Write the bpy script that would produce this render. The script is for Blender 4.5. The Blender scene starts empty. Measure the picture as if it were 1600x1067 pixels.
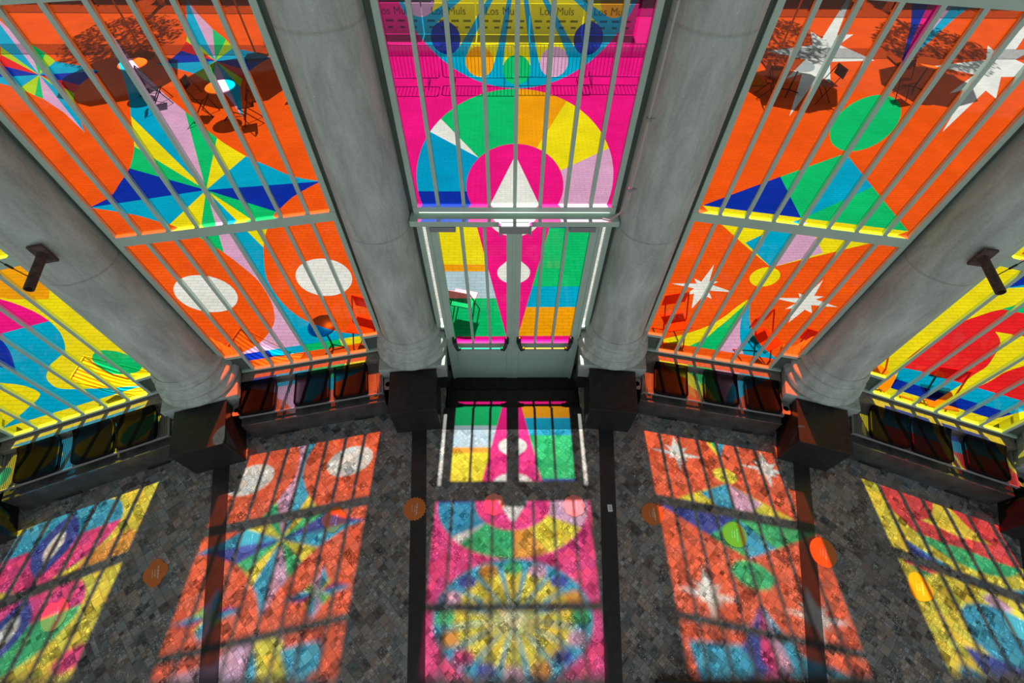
import bpy, bmesh, math, random
from mathutils import Vector, Matrix
from mathutils.geometry import delaunay_2d_cdt
random.seed(7)
sc = bpy.context.scene
COL = sc.collection
PI = math.pi

# ---------------------------------------------------------------- camera, sky, sun, exposure
cam_d = bpy.data.cameras.new('camera'); cam_d.sensor_width = 36.0; cam_d.lens = 36.0*711.0/1600.0
cam_d.clip_start = 0.05; cam_d.clip_end = 200
cam = bpy.data.objects.new('camera', cam_d); COL.objects.link(cam); sc.camera = cam
TILT, ROLL, YAW = 0.62612, 0.01274, 0.01734          # tilt is measured from straight down
_rt = Vector((1, 0, 0)); _up = Vector((0, math.cos(TILT), math.sin(TILT))); _fw = Vector((0, math.sin(TILT), -math.cos(TILT)))
_x = _rt*math.cos(ROLL) + _up*math.sin(ROLL); _y = -_rt*math.sin(ROLL) + _up*math.cos(ROLL); _z = -_fw
_m = Matrix((_x, _y, _z)).transposed().to_4x4()
cam.matrix_world = Matrix.Translation((-0.0739, -3.7296, 5.7427)) @ Matrix.Rotation(-YAW, 4, 'Z') @ _m

world = bpy.data.worlds.new('sky'); sc.world = world; world.use_nodes = True
bgn = world.node_tree.nodes['Background']; bgn.inputs[0].default_value = (0.80, 0.92, 1.0, 1); bgn.inputs[1].default_value = .72
sun_d = bpy.data.lights.new('sun', 'SUN'); sun_d.energy = 10.6; sun_d.angle = math.radians(0.7); sun_d.color = (1.0, 0.97, 0.92)
sun = bpy.data.objects.new('sun', sun_d); COL.objects.link(sun)
sun.rotation_euler = Vector((-0.0027, -0.671, -1.0)).to_track_quat('-Z', 'Y').to_euler()
sun.location = (0, 12, 14)
sc.view_settings.view_transform = 'Standard'; sc.view_settings.look = 'None'
sc.view_settings.exposure = 0.0; sc.view_settings.gamma = 1.0; sc.view_settings.use_curve_mapping = False
sc.cycles.max_bounces = 8; sc.cycles.transparent_max_bounces = 16
sc.cycles.caustics_reflective = False; sc.cycles.caustics_refractive = False

BETA = 0.19858; RAD = 13.8537                        # facade: bays of a regular polygon round (0, -RAD)
def bay_matrix(k, rho=RAD):
    a = k*BETA
    return Matrix.Translation((-rho*math.sin(a), -RAD + rho*math.cos(a), 0)) @ Matrix.Rotation(a, 4, 'Z')

# ---------------------------------------------------------------- materials
def hexlin(c):
    return tuple((x/255/12.92 if x/255 <= .04045 else ((x/255+.055)/1.055)**2.4) for x in c) + (1,)
MATS = {}
def mat(name, col, rough=.6, metal=0., spec=.5, var=0., vscale=6., bump=0., coat=0.):
    if name in MATS: return MATS[name]
    m = bpy.data.materials.new(name); m.use_nodes = True; nt = m.node_tree; b = nt.nodes['Principled BSDF']
    b.inputs['Base Color'].default_value = tuple(col[:3])+(1,); b.inputs['Roughness'].default_value = rough
    b.inputs['Metallic'].default_value = metal; b.inputs['Specular IOR Level'].default_value = spec
    if coat: b.inputs['Coat Weight'].default_value = coat
    if var or bump:
        tc = nt.nodes.new('ShaderNodeTexCoord'); nz = nt.nodes.new('ShaderNodeTexNoise'); nz.inputs['Scale'].default_value = vscale
        nz.inputs['Detail'].default_value = 6; nt.links.new(tc.outputs['Object'], nz.inputs['Vector'])
        if var:
            r = nt.nodes.new('ShaderNodeValToRGB'); r.color_ramp.elements[0].position = .3; r.color_ramp.elements[1].position = .7
            r.color_ramp.elements[0].color = tuple(max(0, x*(1-var)) for x in col[:3])+(1,)
            r.color_ramp.elements[1].color = tuple(min(1, x*(1+var)) for x in col[:3])+(1,)
            nt.links.new(nz.outputs['Fac'], r.inputs['Fac']); nt.links.new(r.outputs['Color'], b.inputs['Base Color'])
        if bump:
            bp = nt.nodes.new('ShaderNodeBump'); bp.inputs['Strength'].default_value = bump; bp.inputs['Distance'].default_value = .01
            nt.links.new(nz.outputs['Fac'], bp.inputs['Height']); nt.links.new(bp.outputs['Normal'], b.inputs['Normal'])
    MATS[name] = m; return m

GC = dict(orange=(1.0, .105, .006), cyan=(0, .42, .68), cyan2=(0, .36, .66), blue=(.004, .03, .42), green=(.004, .58, .17), yellow=(.98, .82, .008),
          pink=(.78, .42, .66), magenta=(.98, .008, .26), red=(.95, .018, .022), amber=(1, .40, .004), bluegrey=(.50, .68, .80),
          clear=(.90, .90, .87), clear2=(.92, .93, .90), lime=(.50, .72, .02), lemon=(.95, .88, .45))
def glass(cn):
    k = 'glass_'+cn
    if k in MATS: return MATS[k]
    m = bpy.data.materials.new(k); m.use_nodes = True; nt = m.node_tree; nt.nodes.clear()
    o = nt.nodes.new('ShaderNodeOutputMaterial'); t = nt.nodes.new('ShaderNodeBsdfTransparent'); g = nt.nodes.new('ShaderNodeBsdfGlossy')
    mx = nt.nodes.new('ShaderNodeMixShader'); f = nt.nodes.new('ShaderNodeFresnel'); f.inputs['IOR'].default_value = 1.38
    t.inputs['Color'].default_value = GC[cn]+(1,); g.inputs['Roughness'].default_value = .03
    nt.links.new(f.outputs[0], mx.inputs[0]); nt.links.new(t.outputs[0], mx.inputs[1]); nt.links.new(g.outputs[0], mx.inputs[2]); nt.links.new(mx.outputs[0], o.inputs['Surface'])
    MATS[k] = m; return m

class NB:
    """small node builder"""
    def __init__(s, name):
        s.m = bpy.data.materials.new(name); s.m.use_nodes = True; s.nt = s.m.node_tree; s.b = s.nt.nodes['Principled BSDF']
    def n(s, t, **kw):
        nd = s.nt.nodes.new(t)
        for k, v in kw.items():
            if k.startswith('_'): setattr(nd, k[1:], v)
            else: nd.inputs[k.replace('__', ' ')].default_value = v
        return nd
    def l(s, a, b): s.nt.links.new(a, b)
    def math(s, op, a, b=None, c=None):
        nd = s.nt.nodes.new('ShaderNodeMath'); nd.operation = op
        for i, v in enumerate((a, b, c)):
            if v is None: continue
            if isinstance(v, (int, float)): nd.inputs[i].default_value = v
            else: s.l(v, nd.inputs[i])
        return nd.outputs[0]
    def ramp(s, fac, stops, interp='LINEAR'):
        r = s.nt.nodes.new('ShaderNodeValToRGB'); r.color_ramp.interpolation = interp
        e = r.color_ramp.elements
        while len(e) < len(stops): e.new(.5)
        for i, (p, c) in enumerate(stops): e[i].position = p; e[i].color = tuple(c[:3])+(1,)
        s.l(fac, r.inputs['Fac']); return r.outputs['Color']
    def mix(s, fac, a, b, mode='MIX'):
        nd = s.nt.nodes.new('ShaderNodeMix'); nd.data_type = 'RGBA'; nd.blend_type = mode
        for sock, v in ((nd.inputs[0], fac), (nd.inputs[6], a), (nd.inputs[7], b)):
            if isinstance(v, (int, float)): sock.default_value = v
            elif isinstance(v, tuple): sock.default_value = v
            else: s.l(v, sock)
        return nd.outputs[2]

def mosaic():
    N = NB('palladiana_mosaic'); tc = N.n('ShaderNodeTexCoord')
    mp = N.n('ShaderNodeMapping'); mp.inputs['Rotation'].default_value = (0, 0, PI/4); N.l(tc.outputs['Object'], mp.inputs['Vector'])
    wob = N.n('ShaderNodeTexNoise', Scale=2.2, Detail=2.0); N.l(mp.outputs[0], wob.inputs['Vector'])
    off = N.n('ShaderNodeVectorMath', _operation='MULTIPLY_ADD'); N.l(wob.outputs['Color'], off.inputs[0]); off.inputs[1].default_value = (.05, .05, 0); N.l(mp.outputs[0], off.inputs[2])
    def grid(scale):
        sc_ = N.n('ShaderNodeVectorMath', _operation='SCALE'); N.l(off.outputs[0], sc_.inputs[0]); sc_.inputs['Scale'].default_value = scale
        sep = N.n('ShaderNodeSeparateXYZ'); N.l(sc_.outputs[0], sep.inputs[0])
        # rows are shifted by a random amount and stretched per row so the pieces do not line up
        ry = N.math('FLOOR', sep.outputs[1]); w = N.n('ShaderNodeTexWhiteNoise', _noise_dimensions='1D'); N.l(ry, w.inputs['W'])
        x = N.math('ADD', sep.outputs[0], N.math('MULTIPLY', w.outputs['Value'], .8)); fx = N.math('FLOOR', x)
        cb = N.n('ShaderNodeCombineXYZ'); N.l(fx, cb.inputs[0]); N.l(ry, cb.inputs[1]); cb.inputs[2].default_value = scale
        wn = N.n('ShaderNodeTexWhiteNoise', _noise_dimensions='3D'); N.l(cb.outputs[0], wn.inputs['Vector'])
        ex = N.math('PINGPONG', x, .5); ey = N.math('PINGPONG', sep.outputs[1], .5)
        e = N.math('MINIMUM', N.math('ABSOLUTE', ex), N.math('ABSOLUTE', ey))
        return wn, e
    w1, e1 = grid(10.5); w2, e2 = grid(21.0)
    pick = N.math('GREATER_THAN', w1.outputs['Value'], .72)
    rnd = N.math('ADD', N.math('MULTIPLY', w1.outputs['Value'], N.math('SUBTRACT', 1.0, pick)), N.math('MULTIPLY', w2.outputs['Value'], pick))
    sepc = N.n('ShaderNodeSeparateColor'); N.l(w1.outputs['Color'], sepc.inputs[0])
    n3 = N.n('ShaderNodeTexNoise', Scale=18.0, Detail=8.0, Roughness=.65); N.l(off.outputs[0], n3.inputs['Vector'])
    v = N.math('ADD', N.math('MULTIPLY', rnd, .62), N.math('MULTIPLY', n3.outputs['Fac'], .62))
    a = N.ramp(v, [(.26, (.035, .035, .037)), (.42, (.145, .14, .133)), (.62, (.22, .207, .19)), (.85, (.275, .262, .245)), (1.0, (.40, .38, .35))])
    cool = N.ramp(sepc.outputs[1], [(.0, (.85, 1.0, 1.12)), (.5, (1, 1, 1)), (1, (1.18, .98, .88))])
    base = N.mix(1.0, a, cool, 'MULTIPLY')
    big = N.n('ShaderNodeTexNoise', Scale=.9, Detail=3.0); N.l(tc.outputs['Object'], big.inputs['Vector'])
    base = N.mix(1.0, base, N.ramp(big.outputs['Fac'], [(.3, (.8, .8, .8)), (.7, (1.2, 1.2, 1.2))]), 'MULTIPLY')
    # pale calcite veins: thin broken strokes
    vn = N.n('ShaderNodeTexNoise', Scale=9.0, Detail=3.0, Distortion=2.2); N.l(off.outputs[0], vn.inputs['Vector'])
    line = N.math('LESS_THAN', N.math('ABSOLUTE', N.math('SUBTRACT', vn.outputs['Fac'], .5)), .010)
    mk = N.n('ShaderNodeTexNoise', Scale=5.0, Detail=2.0); N.l(tc.outputs['Object'], mk.inputs['Vector'])
    veins = N.math('MULTIPLY', line, N.math('GREATER_THAN', mk.outputs['Fac'], .50))
    base = N.mix(N.math('MULTIPLY', veins, .75), base, (.62, .60, .56, 1))
    g1 = N.math('LESS_THAN', e1, .035); g2 = N.math('MULTIPLY', N.math('LESS_THAN', e2, .06), pick)
    base = N.mix(N.math('MULTIPLY', N.math('MAXIMUM', g1, g2), .55), base, (.075, .075, .075, 1))
    N.l(base, N.b.inputs['Base Color']); N.b.inputs['Roughness'].default_value = .38; N.b.inputs['Specular IOR Level'].default_value = .35
    return N.m

def concrete(name, c, contrast=.35):
    N = NB(name); tc = N.n('ShaderNodeTexCoord')
    mp = N.n('ShaderNodeMapping'); mp.inputs['Scale'].default_value = (3, 3, .8); N.l(tc.outputs['Object'], mp.inputs['Vector'])
    n1 = N.n('ShaderNodeTexNoise', Scale=2.5, Detail=10.0, Roughness=.65, Distortion=.4); N.l(mp.outputs[0], n1.inputs['Vector'])
    n2 = N.n('ShaderNodeTexNoise', Scale=45.0, Detail=4.0); N.l(tc.outputs['Object'], n2.inputs['Vector'])
    v = N.math('ADD', N.math('MULTIPLY', n1.outputs['Fac'], .8), N.math('MULTIPLY', n2.outputs['Fac'], .2))
    col = N.ramp(v, [(.32, tuple(x*(1-contrast) for x in c)), (.5, c), (.68, tuple(x*(1+contrast) for x in c))])
    pit = N.n('ShaderNodeTexVoronoi', Scale=9.0); N.l(tc.outputs['Object'], pit.inputs['Vector'])
    col = N.mix(N.math('MULTIPLY', N.math('LESS_THAN', pit.outputs['Distance'], .035), .5), col, (c[0]*2.2, c[1]*2.2, c[2]*2.2, 1))
    N.l(col, N.b.inputs['Base Color']); N.b.inputs['Roughness'].default_value = .7; N.b.inputs['Specular IOR Level'].default_value = .3
    bp = N.n('ShaderNodeBump', Strength=.25, Distance=.01); N.l(n2.outputs['Fac'], bp.inputs['Height']); N.l(bp.outputs[0], N.b.inputs['Normal'])
    return N.m

def paving():
    N = NB('pale_brick_paving'); tc = N.n('ShaderNodeTexCoord')
    br = N.n('ShaderNodeTexBrick'); N.l(tc.outputs['Object'], br.inputs['Vector'])
    br.inputs['Color1'].default_value = (.248, .248, .235, 1); br.inputs['Color2'].default_value = (.275, .275, .262, 1); br.inputs['Mortar'].default_value = (.175, .175, .166, 1)
    br.inputs['Scale'].default_value = 1.0; br.inputs['Mortar Size'].default_value = .005; br.inputs['Brick Width'].default_value = .22; br.inputs['Row Height'].default_value = .075
    n = N.n('ShaderNodeTexNoise', Scale=1.5, Detail=6.0); N.l(tc.outputs['Object'], n.inputs['Vector'])
    c = N.mix(1.0, br.outputs['Color'], N.ramp(n.outputs['Fac'], [(.3, (.86, .86, .86)), (.7, (1.05, 1.05, 1.05))]), 'MULTIPLY')
    N.l(c, N.b.inputs['Base Color']); N.b.inputs['Roughness'].default_value = .9; return N.m

def striped(name, ca, cb, pitch):
    N = NB(name); tc = N.n('ShaderNodeTexCoord'); sp = N.n('ShaderNodeSeparateXYZ'); N.l(tc.outputs['Object'], sp.inputs[0])
    s = N.math('GREATER_THAN', N.math('FRACT', N.math('MULTIPLY', sp.outputs[0], 1/pitch)), .5)
    c = N.mix(s, tuple(ca)+(1,), tuple(cb)+(1,)); N.l(c, N.b.inputs['Base Color']); N.b.inputs['Roughness'].default_value = .8; return N.m

M_FLOOR = mosaic()
M_CONC = concrete('column_concrete', (.50, .54, .495), .30)
M_PLINTH = concrete('plinth_concrete', (.40, .44, .41), .3)
M_FRAME = mat('sage_green_paint', (.47, .61, .51), .45, var=.06, vscale=3)
M_JAMB = mat('dark_green_paint', (.09, .118, .10), .55, var=.15, vscale=4)
M_GRANITE = mat('black_granite', (.020, .020, .021), .38, spec=.25, var=.35, vscale=14)
M_LEDGE = mat('ledge_granite', (.055, .056, .056), .35, var=.4, vscale=8)
M_STONE = mat('ledge_stone', (.22, .19, .16), .6, var=.25, vscale=30)
M_PERF = mat('perforated_steel', (.25, .25, .25), .5, metal=.1)
M_SEAT = mat('black_seat_plastic', (.004, .003, .003), .4, spec=.06)
M_BLACK = mat('black_plastic', (.012, .012, .013), .4)
M_RUST = mat('rusty_steel', (.09, .06, .05), .8, var=.45, vscale=25, bump=.4)
M_GREYMET = mat('grey_metal', (.34, .36, .37), .4, metal=.4)
M_CHROME = mat('steel_tube', (.50, .50, .46), .4, metal=.1)
M_STRIP = mat('dark_floor_strip', (.022, .022, .024), .35, var=.25, vscale=9)
M_CEIL = mat('ceiling_plaster', (.55, .55, .53), .9, var=.05)
M_WALL = mat('grey_wall', (.3, .31, .3), .8, var=.1)
M_PAVE = paving()
M_STICK = mat('orange_sticker_vinyl', (.60, .16, .03), .5, var=.06, vscale=5)
M_STICK2 = mat('red_sticker_vinyl', (.80, .22, .15), .5, var=.06, vscale=5)
M_STICK3 = mat('amber_sticker_vinyl', (.62, .24, .02), .5, var=.06, vscale=5)
M_STICK4 = mat('cyan_lit_sticker_vinyl', (.34, .36, .30), .5, var=.06, vscale=5)  # orange sticker with the cyan light falling on it put into its colour
M_PRINT = mat('white_print', (.75, .68, .62), .6)
M_ASPH = mat('asphalt', (.10, .10, .10), .9, var=.3, vscale=20)
M_RED = mat('red_lacquer', (.75, .10, .07), .4)
M_NAVY = mat('navy_lacquer', (.02, .03, .12), .4)
M_CANVAS = mat('white_canvas', (.8, .8, .78), .8)
M_DECK1 = striped('white_grey_canvas', (.95, .95, .95), (.45, .45, .45), .085)
M_DECK2 = striped('white_red_canvas', (.95, .93, .88), (.8, .2, .08), .075)
M_WOOD = mat('pale_wood', (.5, .38, .22), .6, var=.2, vscale=20)
M_LEAF = mat('hedge_leaves', (.045, .10, .025), .7, var=.5, vscale=30)
M_TURF = mat('turf', (.16, .30, .04), .9, var=.4, vscale=25)
M_BANNER = mat('pale_banner', (.62, .60, .62), .7)
M_INK = mat('dark_ink', (.12, .12, .16), .7)

# ---------------------------------------------------------------- mesh helpers
class MB:
    def __init__(s): s.v = []; s.f = []; s.mi = []; s.sm = []
    def add(s, verts, faces, mi=0, smooth=False):
        o = len(s.v); s.v += [tuple(p) for p in verts]; s.f += [tuple(o+i for i in f) for f in faces]; s.mi += [mi]*len(faces); s.sm += [smooth]*len(faces); return s
    def box(s, x0, x1, y0, y1, z0, z1, mi=0, M=None, bev=0.):
        if x0 > x1: x0, x1 = x1, x0
        if y0 > y1: y0, y1 = y1, y0
        if bev:
            b = min(bev, (x1-x0)*.45, (y1-y0)*.45, (z1-z0)*.45); v = []
            # chamfered box: each corner gives three points
            idx = {}
            for i, x in enumerate((x0, x1)):
                for j, y in enumerate((y0, y1)):
                    for k, z in enumerate((z0, z1)):
                        sx, sy, sz = (1, -1)[i], (1, -1)[j], (1, -1)[k]
                        idx[i, j, k] = len(v); v += [(x, y+sy*b, z+sz*b), (x+sx*b, y, z+sz*b), (x+sx*b, y+sy*b, z)]
            f = []
            g = lambda i, j, k, a: idx[i, j, k]+a
            for i in (0, 1): f.append((g(i,0,0,0), g(i,1,0,0), g(i,1,1,0), g(i,0,1,0)))
            for j in (0, 1): f.append((g(0,j,0,1), g(1,j,0,1), g(1,j,1,1), g(0,j,1,1)))
            for k in (0, 1): f.append((g(0,0,k,2), g(1,0,k,2), g(1,1,k,2), g(0,1,k,2)))
            for j in (0, 1):
                for k in (0, 1): f.append((g(0,j,k,1), g(1,j,k,1), g(1,j,k,2), g(0,j,k,2)))
            for i in (0, 1):
                for k in (0, 1): f.append((g(i,0,k,0), g(i,1,k,0), g(i,1,k,2), g(i,0,k,2)))
            for i in (0, 1):
                for j in (0, 1): f.append((g(i,j,0,0), g(i,j,1,0), g(i,j,1,1), g(i,j,0,1)))
            for i in (0, 1):
                for j in (0, 1):
                    for k in (0, 1): f.append((g(i,j,k,0), g(i,j,k,1), g(i,j,k,2)))
        else:
            v = [(x0,y0,z0),(x1,y0,z0),(x1,y1,z0),(x0,y1,z0),(x0,y0,z1),(x1,y0,z1),(x1,y1,z1),(x0,y1,z1)]
            f = [(0,3,2,1),(4,5,6,7),(0,1,5,4),(1,2,6,5),(2,3,7,6),(3,0,4,7)]
        if M is not None: v = [M @ Vector(p) for p in v]
        return s.add(v, f, mi)
    def tube(s, pts, r, n=10, mi=0, caps=True):
        P = [Vector(p) for p in pts]; rr = r if isinstance(r, (list, tuple)) else [r]*len(P); v = []; f = []
        for i, p in enumerate(P):
            d = ((P[min(i+1, len(P)-1)]-p).normalized() + (p-P[max(i-1, 0)]).normalized()).normalized() if 0 < i < len(P)-1 else (P[1]-P[0] if i == 0 else P[-1]-P[-2]).normalized()
            a = d.cross(Vector((0, 0, 1)));
            if a.length < 1e-3: a = d.cross(Vector((0, 1, 0)))
            a.normalize(); b = d.cross(a)
            for k in range(n): v.append(p + (a*math.cos(2*PI*k/n)+b*math.sin(2*PI*k/n))*rr[i])
        for i in range(len(P)-1):
            for k in range(n): f.append((i*n+k, i*n+(k+1) % n, (i+1)*n+(k+1) % n, (i+1)*n+k))
        s.add(v, f, mi, True)
        if caps: s.add(v[:n], [tuple(range(n))], mi); s.add(v[-n:], [tuple(range(n))[::-1]], mi)
        return s
    def lathe(s, prof, n=64, c=(0, 0), mi=0):
        v = []; f = []
        for r, z in prof:
            for k in range(n): v.append((c[0]+r*math.cos(2*PI*k/n), c[1]+r*math.sin(2*PI*k/n), z))
        for i in range(len(prof)-1):
            for k in range(n): f.append((i*n+k, i*n+(k+1) % n, (i+1)*n+(k+1) % n, (i+1)*n+k))
        return s.add(v, f, mi, True)
    def prism(s, pts, z0, z1, mi=0, M=None):
        n = len(pts); v = [(a, b, z0) for a, b in pts]+[(a, b, z1) for a, b in pts]
        if M is not None: v = [M @ Vector(p) for p in v]
        f = [tuple(range(n))[::-1], tuple(range(n, 2*n))]+[(i, (i+1) % n, n+(i+1) % n, n+i) for i in range(n)]
        return s.add(v, f, mi)
    def build(s, name, m, parent=None, mw=None):
        me = bpy.data.meshes.new(name); me.from_pydata(s.v, [], s.f)
        for mm in (m if isinstance(m, (list, tuple)) else [m]): me.materials.append(mm)
        me.polygons.foreach_set('material_index', s.mi); me.polygons.foreach_set('use_smooth', s.sm); me.update()
        bm = bmesh.new(); bm.from_mesh(me); bmesh.ops.recalc_face_normals(bm, faces=bm.faces); bm.to_mesh(me); bm.free()
        o = bpy.data.objects.new(name, me); COL.objects.link(o)
        if parent is not None: o.parent = parent
        if mw is not None: o.matrix_world = mw
        return o
def empty(name, M):
    o = bpy.data.objects.new(name, None); o.empty_display_size = .2; COL.objects.link(o); o.matrix_world = M; return o
def tag(o, label=None, cat=None, group=None, kind=None):
    if label: o['label'] = label
    if cat: o['category'] = cat
    if group: o['group'] = group
    if kind: o['kind'] = kind
    return o
def struct(o, label=None):
    o['kind'] = 'structure'
    if label: o['label'] = label
    return o
def copy_tree(o, parent=None):
    c = o.copy(); COL.objects.link(c)
    if parent is not None: c.parent = parent
    for ch in list(o.children): copy_tree(ch, c)
    return c

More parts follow.
